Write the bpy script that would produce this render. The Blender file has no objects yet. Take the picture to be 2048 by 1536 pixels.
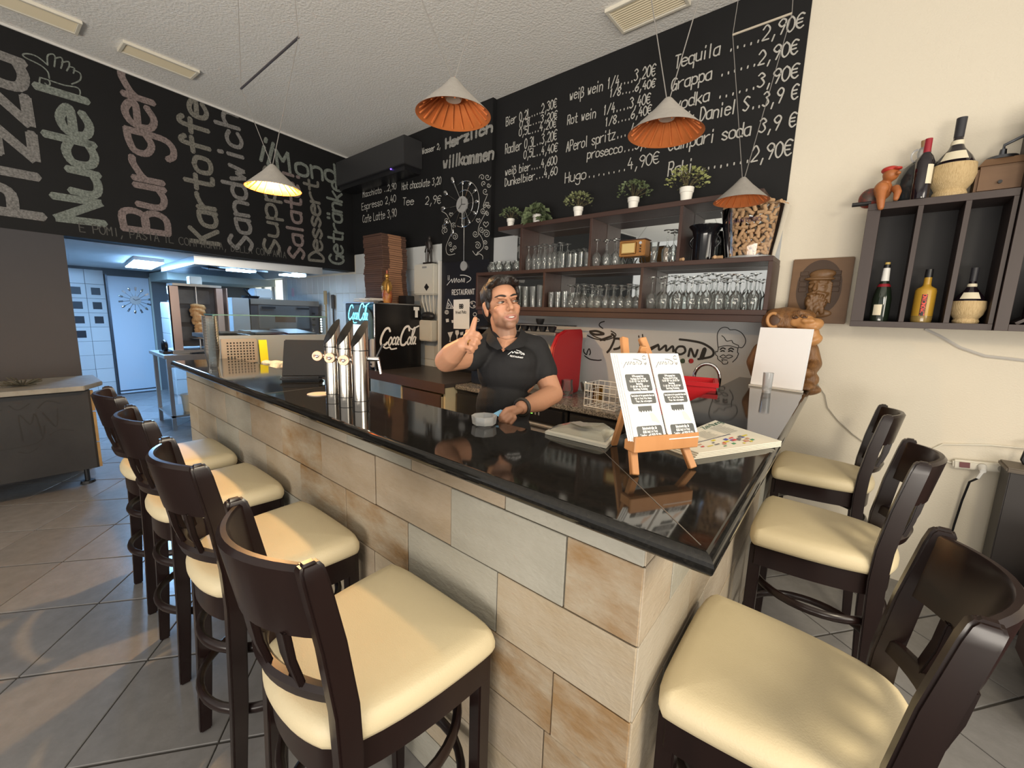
import bpy, bmesh, math, random
import numpy as np
from mathutils import Vector, Matrix
PI=math.pi; sin,cos=math.sin,math.cos
SC=bpy.context.scene; COL=SC.collection
random.seed(7)
# ---------------------------------------------------------------- camera
FPX=837.72; H=1.55
def _cam():
    pitch,roll,yB=.160250,-.0313423,-.876833
    cp,sp,cr,sr=cos(pitch),sin(pitch),cos(roll),sin(roll)
    r=np.array([1,0,0.]);f=np.array([0,cp,-sp]);d=np.array([0,-sp,-cp])
    r2=cr*r+sr*d; d2=-sr*r+cr*d
    yY,yX=yB+PI/2,yB+PI
    tw=lambda v:np.array([v[0]*sin(yX)+v[1]*cos(yX),v[0]*sin(yY)+v[1]*cos(yY),v[2]])
    return tw(r2),tw(d2),tw(f)
RR,RD,RF=_cam(); CAMP=np.array([0,0,H])
cam=bpy.data.cameras.new('camera'); camo=bpy.data.objects.new('camera',cam); COL.objects.link(camo)
cam.sensor_fit='HORIZONTAL'; cam.sensor_width=36; cam.lens=FPX/2048*36; cam.clip_start=.02
M=Matrix.Identity(4)
for i in range(3):
    M[i][0]=RR[i]; M[i][1]=-RD[i]; M[i][2]=-RF[i]
M[2][3]=H; camo.matrix_world=M; SC.camera=camo
# a pixel of the photograph turned into a point of the place
def ray(x,y): return RR*(x-1024)/FPX+RD*(y-768)/FPX+RF
def onz(x,y,z): v=ray(x,y); return CAMP+v*((z-H)/v[2])
def ony(x,y,Y): v=ray(x,y); return CAMP+v*(Y/v[1])
def onx(x,y,X): v=ray(x,y); return CAMP+v*(X/v[0])
def atd(x,y,d): return CAMP+ray(x,y)*d
# ---------------------------------------------------------------- world, lights, exposure
SC.view_settings.view_transform='Standard'; SC.view_settings.look='None'
SC.view_settings.gamma=1; SC.view_settings.use_curve_mapping=False
SC.view_settings.exposure=0.0
W=bpy.data.worlds.new('daylight'); SC.world=W; W.use_nodes=True
W.node_tree.nodes['Background'].inputs[0].default_value=(1.0,.95,.88,1)
W.node_tree.nodes['Background'].inputs[1].default_value=.75
def area(name,loc,target,sx,sy,power,col):
    l=bpy.data.lights.new(name,'AREA'); l.shape='RECTANGLE'; l.size=sx; l.size_y=sy; l.energy=power; l.color=col
    o=bpy.data.objects.new(name,l); COL.objects.link(o); o.location=loc
    o.rotation_euler=(Vector(target)-Vector(loc)).to_track_quat('-Z','Y').to_euler(); return o
sl=area('window_daylight_south',(.6,-4.2,.5),(-1.4,0,3.7),5.0,1.2,172,(1,.92,.81)); sl.data.spread=1.9
area('window_daylight_east',(3.6,.2,2.2),(-.5,1.2,.8),2.0,1.6,85,(1,.91,.78))
area('added_lamp_right',(1.25,.80,2.25),(-.25,1.1,.8),.45,.45,27,(1,.87,.64))  # unseen lamp, added to brighten the bar's right stone face and nearest stool
# ---------------------------------------------------------------- mesh helpers
class MB:
    def __init__(s): s.v=[]; s.f=[]
    def add(s,vs,fs):
        n=len(s.v); s.v+=[tuple(map(float,p)) for p in vs]; s.f+=[tuple(i+n for i in f) for f in fs]; return s
    def box(s,x0,x1,y0,y1,z0,z1):
        return s.add([(x0,y0,z0),(x1,y0,z0),(x1,y1,z0),(x0,y1,z0),(x0,y0,z1),(x1,y0,z1),(x1,y1,z1),(x0,y1,z1)],
          [(0,3,2,1),(4,5,6,7),(0,1,5,4),(1,2,6,5),(2,3,7,6),(3,0,4,7)])
    def obox(s,c,sz,R=None):
        m=MB().box(-sz[0]/2,sz[0]/2,-sz[1]/2,sz[1]/2,-sz[2]/2,sz[2]/2)
        R=R or Matrix.Identity(3)
        return s.add([R@Vector(p)+Vector(c) for p in m.v],m.f)
    def beam(s,p0,p1,w,h,up=(0,0,1)):
        p0,p1=Vector(p0),Vector(p1); d=p1-p0; L=d.length; d.normalize(); up=Vector(up)
        if abs(d.dot(up))>.97: up=Vector((0,1,0))
        a=d.cross(up).normalized(); b=a.cross(d)
        R=Matrix((a,d,b)).transposed(); return s.obox((p0+p1)/2,(w,L,h),R)
    def loft(s,rings,cap=True,closed=True):
        n=len(rings[0]); vs=[p for r in rings for p in r]; fs=[]
        for i in range(len(rings)-1):
            for j in range(n if closed else n-1):
                k=(j+1)%n; fs.append((i*n+j,i*n+k,(i+1)*n+k,(i+1)*n+j))
        if cap: fs.append(tuple(range(n-1,-1,-1))); fs.append(tuple((len(rings)-1)*n+j for j in range(n)))
        return s.add(vs,fs)
    def lathe(s,prof,n=24,c=(0,0,0),cap=True,axis=None):
        A=Matrix.Identity(3)
        if axis is not None: A=Vector((0,0,1)).rotation_difference(Vector(axis)).to_matrix()
        rings=[[A@Vector((r*cos(2*PI*j/n),r*sin(2*PI*j/n),z))+Vector(c) for j in range(n)] for r,z in prof]
        return s.loft(rings,cap)
    def cyl(s,p0,p1,r0,r1=None,n=14):
        p0,p1=Vector(p0),Vector(p1); d=p1-p0; r1=r0 if r1 is None else r1
        A=Vector((0,0,1)).rotation_difference(d.normalized()).to_matrix()
        ring=lambda p,r:[A@Vector((r*cos(2*PI*j/n),r*sin(2*PI*j/n),0))+p for j in range(n)]
        return s.loft([ring(p0,r0),ring(p1,r1)])
    def tube(s,pts,r,n=8,closed=False,flat=None):
        P=[Vector(p) for p in pts]; N=len(P); rings=[]; prev=None
        for i in range(N):
            if closed: t=P[(i+1)%N]-P[i-1]
            else: t=P[min(i+1,N-1)]-P[max(i-1,0)]
            t.normalize()
            if prev is None:
                u=Vector((0,0,1)) if abs(t.z)<.9 else Vector((1,0,0))
                a=t.cross(u).normalized()
            else:
                a=(prev-t*prev.dot(t)).normalized()
            prev=a; b=t.cross(a)
            rr=r[i] if isinstance(r,(list,tuple)) else r
            ra,rb=(rr,rr) if flat is None else flat
            rings.append([P[i]+a*ra*cos(2*PI*j/n)+b*rb*sin(2*PI*j/n) for j in range(n)])
        if closed: rings.append(rings[0])
        return s.loft(rings,cap=not closed)
    def ball(s,c,r,n=16,m=10):
        r=(r,r,r) if not isinstance(r,(list,tuple)) else r
        prof=[(sin(PI*i/m),-cos(PI*i/m)) for i in range(m+1)]
        rings=[[(c[0]+r[0]*max(a,1e-4)*cos(2*PI*j/n),c[1]+r[1]*max(a,1e-4)*sin(2*PI*j/n),c[2]+r[2]*z) for j in range(n)] for a,z in prof]
        return s.loft(rings)
    def prism(s,poly,z0,z1):
        n=len(poly); return s.loft([[(x,y,z0) for x,y in poly],[(x,y,z1) for x,y in poly]])
    def tf(s,Mx):
        s.v=[tuple(Mx@Vector(p)) for p in s.v]; return s
    def mesh(s,name,smooth=None,bevel=0,seg=2):
        me=bpy.data.meshes.new(name); me.from_pydata(s.v,[],s.f); me.validate()
        bm=bmesh.new(); bm.from_mesh(me); bmesh.ops.recalc_face_normals(bm,faces=bm.faces)
        if bevel:
            es=[e for e in bm.edges if len(e.link_faces)==2 and e.calc_face_angle(0)>.6]
            bmesh.ops.bevel(bm,geom=es,offset=bevel,segments=seg,affect='EDGES',clamp_overlap=True)
        bm.to_mesh(me); bm.free()
        if smooth is not None:
            me.polygons.foreach_set('use_smooth',[True]*len(me.polygons)); me.set_sharp_from_angle(angle=math.radians(smooth))
        return me
    def obj(s,name,mat,parent=None,smooth=None,bevel=0,seg=2,world=True):
        if parent is not None and world and parent.get('_o') is not None:
            o=parent['_o']; s.v=[(a-o[0],b-o[1],c-o[2]) for a,b,c in s.v]
        ob=link(s.mesh(name,smooth,bevel,seg),name,mat,parent)
        if parent is not None and parent.get('_o') is not None: ob['_o']=list(parent['_o'])
        return ob
def link(me,name,mat,parent=None):
    o=bpy.data.objects.new(name,me); COL.objects.link(o)
    if mat is not None and not me.materials:
        for m in (mat if isinstance(mat,(list,tuple)) else [mat]): me.materials.append(m)
    if parent is not None: o.parent=parent
    return o
def tag(o,label,cat,group=None,kind=None):
    o['label']=label; o['category']=cat
    if group: o['group']=group
    if kind: o['kind']=kind
    return o
def thing(name,label,cat,loc=(0,0,0),rotz=0,group=None):
    o=bpy.data.objects.new(name,None); COL.objects.link(o); o.empty_display_size=.05
    o.location=loc; o.rotation_euler=(0,0,rotz); tag(o,label,cat,group)
    o['_o']=[float(c) for c in loc] if not rotz else [0.,0.,0.]
    return o
def struct(o): o['kind']='structure'; return o
def copy_tree(o,parent=None):
    c=o.copy(); COL.objects.link(c)
    if parent is not None: c.parent=parent
    for ch in o.children: copy_tree(ch,c)
    return c
# ---------------------------------------------------------------- materials
MATS={}
def mat(name,col,rough=.5,metal=0,noise=None,bump=None,coat=0,emit=None,rand=0,spec=None,stretch=(1,1,1),ior=None,trans=0,alpha=1):
    """noise=(scale,amount,second colour)  bump=(scale,strength)"""
    if name in MATS: return MATS[name]
    m=bpy.data.materials.new(name); m.use_nodes=True; nt=m.node_tree; N=nt.nodes; L=nt.links
    b=N['Principled BSDF']; b.inputs['Base Color'].default_value=(*col,1); b.inputs['Roughness'].default_value=rough
    b.inputs['Metallic'].default_value=metal; b.inputs['Coat Weight'].default_value=coat; b.inputs['Coat Roughness'].default_value=.12
    if spec is not None: b.inputs['Specular IOR Level'].default_value=spec
    if trans: b.inputs['Transmission Weight'].default_value=trans
    if alpha<1: b.inputs['Alpha'].default_value=alpha
    if emit: b.inputs['Emission Color'].default_value=(*emit[:3],1); b.inputs['Emission Strength'].default_value=emit[3]
    out=None
    if noise or bump:
        tc=N.new('ShaderNodeTexCoord'); mp=N.new('ShaderNodeMapping'); mp.inputs['Scale'].default_value=stretch
        L.new(tc.outputs['Object'],mp.inputs['Vector'])
        if rand:
            oi=N.new('ShaderNodeObjectInfo'); vm=N.new('ShaderNodeVectorMath'); vm.operation='SCALE'; vm.inputs[0].default_value=(17,31,23)
            L.new(oi.outputs['Random'],vm.inputs['Scale']); L.new(vm.outputs[0],mp.inputs['Location'])
    if noise:
        nz=N.new('ShaderNodeTexNoise'); nz.inputs['Scale'].default_value=noise[0]; nz.inputs['Detail'].default_value=6; nz.inputs['Roughness'].default_value=.62
        L.new(mp.outputs[0],nz.inputs['Vector'])
        rp=N.new('ShaderNodeValToRGB'); a=noise[1]; rp.color_ramp.elements[0].position=.5-a; rp.color_ramp.elements[1].position=.5+a
        rp.color_ramp.elements[0].color=(*col,1); rp.color_ramp.elements[1].color=(*noise[2],1)
        L.new(nz.outputs['Fac'],rp.inputs[0]); out=rp.outputs[0]; L.new(out,b.inputs['Base Color'])
    if rand:
        oi=N.new('ShaderNodeObjectInfo'); hs=N.new('ShaderNodeHueSaturation'); mr=N.new('ShaderNodeMapRange')
        mr.inputs[3].default_value=1-rand; mr.inputs[4].default_value=1+rand
        L.new(oi.outputs['Random'],mr.inputs[0]); L.new(mr.outputs[0],hs.inputs['Value'])
        if out is not None: L.new(out,hs.inputs['Color'])
        else: hs.inputs['Color'].default_value=(*col,1)
        L.new(hs.outputs[0],b.inputs['Base Color'])
    if bump:
        nz=N.new('ShaderNodeTexNoise'); nz.inputs['Scale'].default_value=bump[0]; nz.inputs['Detail'].default_value=4
        L.new(mp.outputs[0],nz.inputs['Vector']); bp=N.new('ShaderNodeBump'); bp.inputs['Strength'].default_value=bump[1]; bp.inputs['Distance'].default_value=.01
        L.new(nz.outputs['Fac'],bp.inputs['Height']); L.new(bp.outputs[0],b.inputs['Normal'])
    MATS[name]=m; return m
def glassmat(name,tint=(1,1,1),refl=.9,milky=0.0,ior=1.5):
    """thin-walled clear glass: see-through with Fresnel reflection"""
    if name in MATS: return MATS[name]
    m=bpy.data.materials.new(name); m.use_nodes=True; nt=m.node_tree; N=nt.nodes; L=nt.links; N.remove(N['Principled BSDF'])
    t=N.new('ShaderNodeBsdfTransparent'); t.inputs[0].default_value=(*tint,1)
    g=N.new('ShaderNodeBsdfGlossy'); g.inputs['Roughness'].default_value=.03; g.inputs[0].default_value=(refl,refl,refl,1)
    fr=N.new('ShaderNodeFresnel'); fr.inputs[0].default_value=ior
    mx=N.new('ShaderNodeMixShader'); L.new(fr.outputs[0],mx.inputs[0]); L.new(t.outputs[0],mx.inputs[1]); L.new(g.outputs[0],mx.inputs[2])
    last=mx
    if milky:
        d=N.new('ShaderNodeBsdfDiffuse'); d.inputs[0].default_value=(.9,.93,.93,1); m2=N.new('ShaderNodeMixShader'); m2.inputs[0].default_value=milky
        L.new(mx.outputs[0],m2.inputs[1]); L.new(d.outputs[0],m2.inputs[2]); last=m2
    L.new(last.outputs[0],N['Material Output'].inputs[0]); MATS[name]=m; return m
wood_dark=mat('espresso_wood',(.0085,.0042,.0040),.30,noise=(9,.3,(.016,.0072,.0062)),stretch=(1,1,.15),coat=.12,spec=.4)
wood_shelf=mat('shelf_wood',(.040,.019,.015),.45,noise=(6,.35,(.062,.030,.023)),stretch=(.3,4,4))
leather=mat('cream_leather',(.66,.565,.375),.5,noise=(3,.3,(.60,.51,.325)),bump=(260,.12))
granite_black=mat('black_granite',(.006,.006,.006),.06,noise=(140,.16,(.016,.015,.013)),spec=.5)
steel=mat('brushed_steel',(.55,.55,.55),.3,1,noise=(12,.3,(.48,.48,.48)),stretch=(1,1,.05))
steel_dark=mat('dark_steel',(.16,.17,.19),.35,1,noise=(6,.3,(.1,.11,.13)))
chrome=mat('chrome',(.8,.8,.8),.08,1)
white_plastic=mat('white_plastic',(.8,.8,.78),.4)
black_plastic=mat('black_plastic',(.012,.012,.014),.35)
chalkblack=mat('chalkboard_paint',(.006,.006,.0065),.65,noise=(3,.4,(.010,.010,.011)),spec=.3)
chalk=mat('chalk',(.42,.41,.38),.9,noise=(120,.25,(.10,.10,.095)))
chalk_thin=mat('chalk_line',(.55,.54,.50),.9,noise=(160,.3,(.30,.29,.27)))
paper=mat('white_paper',(.86,.86,.84),.6)
ink=mat('black_ink',(.012,.012,.012),.6)
red_plastic=mat('red_plastic',(.55,.012,.02),.4)
clear=glassmat('clear_glass')
drinkglass=glassmat('drinking_glass',(.97,.985,.98),1,.035)
pane=glassmat('pane_glass',(.95,.985,.985),.8)
# ================================================================ the room
ZC=3.695; YW=3.40
LA=np.array([-5.478,.201]); LD=np.array([-.142,.990]); LN=np.array([.990,.142])   # hanging blackboard wall towards the kitchen
def lw(u,z,off=0): p=LA+LD*u+LN*off; return (p[0],p[1],z)
def onlw(x,y,off=0):
    v=ray(x,y); p=LA+LN*off; t=((p-CAMP[:2])@LN)/(v[:2]@LN); q=CAMP+v*t
    return (q[:2]-LA)@LD,q[2]
# floor: dark joint bed with individual tiles laid at an angle
fm=mat('floor_joint',(.055,.05,.045),.8)
floor=struct(MB().box(-10.6,4.6,-5,YW+.1,-.06,-.006).obj('floor',fm))
ft=mat('floor_tile_grey',(.275,.27,.27),.26,noise=(14,.28,(.21,.205,.205)),bump=(60,.05),rand=.06)
t1=np.array([-.80025,.59966]); t2=np.array([.59966,.80025]); PT=.4605
tm=MB().box(-PT/2+.0025,PT/2-.0025,-PT/2+.0025,PT/2-.0025,-.02,0).mesh('tile',bevel=.002,seg=1)
o1,o2=1.946,-1.155
k=0
for i in range(-12,24):
    for j in range(-12,20):
        a=o1+(i+.5)*PT*1.011; b=o2+(j+.5)*PT
        c=t1*a+t2*b
        if not(-10.2<c[0]<2.6 and -1.6<c[1]<YW-.05): continue
        d=np.array([c[0],c[1],0])-CAMP; zc=d@RF
        if zc<.3: continue
        px=1024+FPX*(d@RR)/zc; py=768+FPX*(d@RD)/zc
        if not(-500<px<2500 and py<2300): continue
        if -3.6<c[0]<-.5 and 1.1<c[1]: continue        # behind the bar nothing shows
        o=link(tm,'tile',ft,floor); o.location=(c[0],c[1],0); o.rotation_euler=(0,0,math.atan2(t1[1],t1[0])); k+=1
print('floor tiles',k)
plaster=mat('ceiling_plaster',(.86,.845,.81),.9,noise=(2,.4,(.80,.785,.75)),bump=(55,.55))
struct(MB().box(-6.1,4.6,-5,YW+.1,ZC,ZC+.1).obj('ceiling',plaster))
cream=mat('cream_wall',(.71,.655,.545),.85,bump=(120,.22),noise=(1.5,.4,(.68,.625,.52)))
grey_wall=mat('splashback_grey',(.50,.52,.53),.5,noise=(2,.4,(.47,.485,.495)))
wallb=struct(MB().box(-10.6,4.6,YW,YW+.15,0,ZC).obj('wall_back',cream))
XB=-.512
MB().box(-3.13,XB,YW-.012,YW,2.36,ZC).obj('chalkboard_panel',chalkblack,wallb)
MB().box(-3.13,XB,YW-.010,YW,.88,2.36).obj('splashback_panel',grey_wall,wallb)
MB().box(-5.95,-3.89,YW-.010,YW,2.37,ZC).obj('chalkboard_panel',chalkblack,wallb)
struct(MB().box(-3.90,-3.13,3.332,YW+.02,0,ZC).obj('wall_pillar',chalkblack,bevel=.004))
# hanging wall with blackboard, towards the kitchen
q0=LA+LD*-4.2; q1=LA+LD*3.27
def lwbox(u0,u1,o0,o1,z0,z1):
    P=[lw(u0,0,o0),lw(u1,0,o0),lw(u1,0,o1),lw(u0,0,o1)]
    return MB().loft([[(p[0],p[1],z0) for p in P],[(p[0],p[1],z1) for p in P]])
walll=struct(lwbox(-4.2,3.27,-.25,0,2.13,ZC).obj('wall_left',chalkblack))
dusk=mat('brown_grey_wall',(.056,.053,.058),.7,noise=(1.4,.4,(.070,.066,.072)))
struct(lwbox(-4.2,.195,-.25,-.005,0,2.13).obj('wall_left_lower',dusk))
struct(lwbox(-4.2,3.27,-.24,.012,ZC-.022,ZC-.002).obj('trim_1',mat('white_trim',(.7,.69,.66),.6)))
# kitchen shell
kd=np.array([-.142,.990]); KA=np.array([-9.79,1.13]); KN=np.array([.990,.142])
def kw(u,z,off=0): p=KA+kd*u+KN*off; return (p[0],p[1],z)
def kbox(u0,u1,o0,o1,z0,z1):
    P=[kw(u0,0,o0),kw(u1,0,o0),kw(u1,0,o1),kw(u0,0,o1)]
    return MB().loft([[(p[0],p[1],z0) for p in P],[(p[0],p[1],z1) for p in P]])
kwhite=mat('kitchen_white',(.72,.74,.74),.6,noise=(3,.3,(.66,.68,.68)))
wallk=struct(kbox(-3,2.6,-.15,-.012,0,2.45).obj('wall_kitchen',mat('tile_joint',(.16,.17,.18),.8)))
KC=[(-10.6,-2.2),(*lw(-2.4,0,-.2)[:2],),(*lw(3.25,0,-.2)[:2],),(-10.6,YW+.1)]
struct(MB().loft([[(p[0],p[1],z) for p in KC] for z in (2.13,2.22)]).obj('ceiling_kitchen',kwhite))
struct(MB().box(-10.6,-5.3,-2.35,-2.2,0,2.2).obj('wall_kitchen_side',kwhite))
gt=mat('glazed_wall_tile',(.62,.64,.64),.25,rand=.05)
dk=mat('dark_inlay',(.012,.014,.02),.4)
tile2=MB().box(0,1,-.012,0,0,1)
TW,TH=.232,.232
dark=[(0,7),(1,7),(0,6),(1,6),(0,5),(1,5),(0,4)]
ang=math.atan2(kd[1],kd[0])
kt=MB().box(.002,TW-.002,0,.012,.002,TH-.002).mesh('wall_tile',bevel=.002,seg=1)
kin=MB().box(TW*.26,TW*.74,-.001,.004,TH*.26,TH*.76).mesh('inlay')
for c in range(-3,2):
    for r in range(0,9):
        u=-.50+c*TW
        o=link(kt,'wall_tile',gt,wallk); o.location=kw(u,r*TH+.0,-.012); o.rotation_euler=(0,0,ang)
        o.location=kw(u,r*TH,0.0)
        if (c,r) in dark: i=link(kin,'inlay',dk,o)
# white tiles on the back wall: kitchen end and beside the pillar
bt=MB().box(.002,.198,-.010,0,.002,.278).mesh('wall_tile',bevel=.002,seg=1)
for c in range(0,28):
    for r in range(0,6):
        x=-9.5+c*.2; z=.70+r*.28
        if x<-8.3 or x>-4.0 : continue
        if x<-5.95 and z>1.9: continue
        o=link(bt,'wall_tile',gt,wallb); o.location=(x,YW,z)
# ================================================================ the bar
XL,XS,YS=-3.62,-.28,.77
ZB,ZT=1.125,1.165
core=mat('grout',(.44,.34,.26),.9)
bar=thing('bar_counter_base','stone-tiled bar front with pale sandstone tiles below the black countertop','bar',( -1.9,.9,0))
MB().box(XL,XS-.012,YS+.012,YS+.11,0,ZB).obj('front_core',core,bar)
def sk(m): m.v=[(x-.03*(y-YS),y,z) for x,y,z in m.v]; return m
sk(MB().box(XS-.11,XS-.012,YS+.11,YW-.002,0,ZB)).obj('side_core',core,bar)
stones=[((.40,.345,.27),(.335,.27,.195)),((.375,.36,.31),(.32,.305,.255)),((.41,.355,.275),(.36,.285,.19)),((.385,.32,.245),(.32,.25,.17)),((.415,.375,.31),(.37,.32,.25))]
smats=[]
for i,(a,b) in enumerate(stones):
    m=mat('sandstone_%d'%i,a,.75,noise=(5,.22,b),bump=(38,.35),rand=.05,stretch=(1.2,1.2,2.6))
    smats.append(m)
rust=mat('rust_veined_stone',(.385,.325,.24),.75,noise=(4.0,.13,(.27,.165,.075)),bump=(38,.35),rand=.04,stretch=(1.1,1.1,2.4))
rows=[(0,.150),(.150,.332),(.332,.514),(.514,.696),(.696,.878),(.878,1.060),(1.060,ZB)]
offs=[.0,.19,-.48,-.36,-.48,-.67,-.855]
offs=[-.10,-.30,-.50,-.66,-.48,-.67,-.463]
offs[6]=-.65
rs=random.Random(5); SL=.392
for r,(z0,z1) in enumerate(rows):
    off=offs[r] if r!=5 else -.463
    if r==4: off=-.67
    if r==3: off=-.48
    x=off+SL*3
    cuts=sorted({round(c,4) for c in [off+SL*i for i in range(-9,3)] if XL+.04<c<XS-.04}|{XL,XS})
    for a,b in zip(cuts[:-1],cuts[1:]):
        g=.0018; p=rs.uniform(0,.003)
        mt=smats[rs.randrange(5)]
        if (r,round(a,2)) in [(3,-.48),(2,-.5),(4,-1.45)] or rs.random()<.12: mt=rust
        if r==4 and abs(a+1.846)<.03: mt=rust
        if r==5 and abs(a+.855)<.02: mt=smats[1]
        MB().box(a+g,b-g,YS-p,YS+.012,z0+g,z1-g).obj('stone_tile',mt,bar,bevel=.0015,seg=1)
    off2=YS+.01+(.19 if r%2 else .0)
    cuts=sorted({round(c,4) for c in [off2+SL*i for i in range(0,8)] if YS+.05<c<YW-.05}|{YS,YW-.002})
    for a,b in zip(cuts[:-1],cuts[1:]):
        g=.0018; p=rs.uniform(0,.003)
        sk(MB().box(XS-.012,XS+p,a+g,b-g,z0+g,z1-g)).obj('stone_tile',smats[rs.choice([1,4,0,2])],bar,bevel=.0015,seg=1)
# countertop, one L-shaped slab with a bullnose edge and mitre joint
top=thing('countertop','glossy black granite L-shaped countertop with rounded nose edge','countertop',(-1.9,.9,ZB))
OUT=[(-3.715,.706),(-.142,.706),(-.222,YW-.003)]
INN=[(-.665,YW-.003),(-.585,1.125),(-3.715,1.10)]
def slab():
    m=MB(); n=19; R=(ZT-ZB)/2; prof=[(R-R*cos(PI*i/(n-1))*0-R*sin(PI*i/(n-1)), ZB+R-R*cos(PI*i/(n-1))) for i in range(n)]
    # outer path offset inwards by d
    def outer(d,z):
        return [(OUT[0][0],OUT[0][1]+d,z),(OUT[1][0]-d,OUT[1][1]+d,z),(OUT[2][0]-d,OUT[2][1],z)]
    rings=[outer(d,z)+[(x,y,z) for x,y in INN] for d,z in prof]
    return m.loft(rings)
slab().obj('slab',granite_black,top)
MB().beam((-.175,.74,ZT+.0004),(-.578,1.118,ZT+.0004),.002,.0006).obj('mitre_joint',mat('joint_line',(.13,.12,.11),.4),top)
MB().beam((-2.07,.725,ZT+.0004),(-2.09,1.10,ZT+.0004),.002,.0006).obj('butt_joint',MATS['joint_line'],top)
# ================================================================ bar stools
def smooth_outline(pts,it=3):
    P=[np.array(p,float) for p in pts]
    for _ in range(it):
        Q=[]
        for i in range(len(P)):
            a,b=P[i],P[(i+1)%len(P)]; Q+= [a*.75+b*.25,a*.25+b*.75]
        P=Q
    return P
SEAT=smooth_outline([(-.232,.155),(-.225,.212),(0,.216),(.225,.212),(.232,.155),(.215,-.06),(.172,-.205),(.09,-.238),(0,-.246),(-.09,-.238),(-.172,-.205),(-.215,-.06)],2)
def inset(poly,d):
    c=np.mean(poly,axis=0); out=[]
    n=len(poly)
    for i in range(n):
        t=poly[(i+1)%n]-poly[i-1]; t=t/np.linalg.norm(t); nn=np.array([-t[1],t[0]])
        if nn@(c-poly[i])<0: nn=-nn
        out.append(poly[i]+nn*d)
    return out
def make_stool():
    t=thing('bar_stool','stool','bar stool')
    rings=[]
    for d,z in [(.018,.693),(.004,.698),(-.002,.712),(-.002,.730),(.006,.748),(.018,.758)]:
        rings.append([(p[0],p[1],z) for p in inset(SEAT,d)])
    base=inset(SEAT,.018)
    for s,z in [(.86,.7635),(.6,.768),(.3,.770),(.02,.770)]: rings.append([(p[0]*s,p[1]*s,z) for p in base])
    MB().loft(rings).obj('seat',leather,t,smooth=50,world=False)
    o=inset(SEAT,.014); i_=inset(SEAT,.040)
    MB().loft([[(p[0],p[1],.615) for p in o],[(p[0],p[1],.694) for p in o],[(p[0],p[1],.694) for p in i_],[(p[0],p[1],.615) for p in i_],[(p[0],p[1],.615) for p in o]],cap=False).obj('seat_frame',wood_dark,t,smooth=40,world=False)
    for s in (-1,1):
        MB().loft([[(s*.188+a*w,.182+b*w,z) for a,b in ((-1,-1),(1,-1),(1,1),(-1,1))] for z,w in ((0,.016),(.3,.020),(.69,.021))]).obj('leg',wood_dark,t,bevel=.004,smooth=30,world=False)
        rg=[]
        for z,y,w in ((0,-.212,.016),(.35,-.192,.020),(.68,-.181,.022),(.80,-.186,.022),(.95,-.206,.021),(1.09,-.232,.0195),(1.118,-.238,.018),(1.130,-.2405,.012)):
            rg.append([(s*.180+a*w*.86,y+b*w*1.15,z) for a,b in ((-1,-1),(1,-1),(1,1),(-1,1))])
        MB().loft(rg).obj('back_post',wood_dark,t,bevel=.005,smooth=40,world=False)
    def bow(z): return -.186-max(0,z-.8)*.150
    def rail(z0,z1,th,depth,name):
        n=14; A=[];B=[];m=MB(); prof=[(0,0),(1,0),(1,1),(0,1)]
        rings=[]
        for i in range(n+1):
            u=-1+2*i/n; x=u*.172; b=depth*(1-u*u)
            top=z1+.006*(1-u*u)
            rings.append([(x,bow(z0)-b-th/2,z0),(x,bow(z0)-b+th/2,z0),(x,bow(z1)-b+th/2,top-.006),(x,bow(z1)-b+th/2-.006,top),(x,bow(z1)-b-th/2+.004,top),(x,bow(z1)-b-th/2-.004,top-.010)])
        m.loft(rings); m.obj(name,wood_dark,t,smooth=40,world=False)
    rail(.965,1.118,.020,.070,'top_rail'); rail(.812,.846,.024,.060,'lower_rail')
    for x in (-.098,0,.098):
        u=x/.172
        y0,y1=bow(.846)-.060*(1-u*u),bow(.965)-.070*(1-u*u)
        R=lambda y,z:[(x-.023,y-.007,z),(x+.023,y-.007,z),(x+.023,y+.007,z),(x-.023,y+.007,z)]
        MB().loft([R(y0,.84),R((y0+y1)/2-.004,.905),R(y1,.972)]).obj('slat',wood_dark,t,bevel=.003,smooth=40,world=False)
    for z,rx in ((.300,.225),(.505,.212)):
        pts=[(rx*cos(2*PI*i/40)*1.0,-.015+rx*sin(2*PI*i/40)*1.02,z) for i in range(40)]
        MB().tube(pts,.015,8,closed=True,flat=(.0125,.017)).obj('foot_ring',wood_dark,t,smooth=50,world=False)
    return t
st=make_stool()
SG='bar stools around the bar'
spots=[((-2.785,.535),0,'dark wooden bar stool with cream seat, farthest of the four along the bar front'),
 ((-2.172,.535),.0,'dark wooden bar stool with cream seat, second from the far end of the bar front'),
 ((-1.515,.530),.0,'dark wooden bar stool with cream seat, third from the far end of the bar front'),
 ((-.855,.525),0,'dark wooden bar stool with cream seat, nearest one along the bar front'),
 ((-.052,1.06),PI/2+.03,'dark wooden bar stool with cream seat in the right foreground at the bar end'),
 ((-.050,2.02),PI/2+.03,'dark wooden bar stool with cream seat, middle of the three at the bar end'),
 ((-.108,2.91),PI/2+.03,'dark wooden bar stool with cream seat at the bar end against the cream wall')]
for i,(p,a,lab) in enumerate(spots):
    o=st if i==0 else copy_tree(st)
    o.location=(p[0],p[1],0); o.rotation_euler=(0,0,a); o['label']=lab; o['group']=SG
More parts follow.
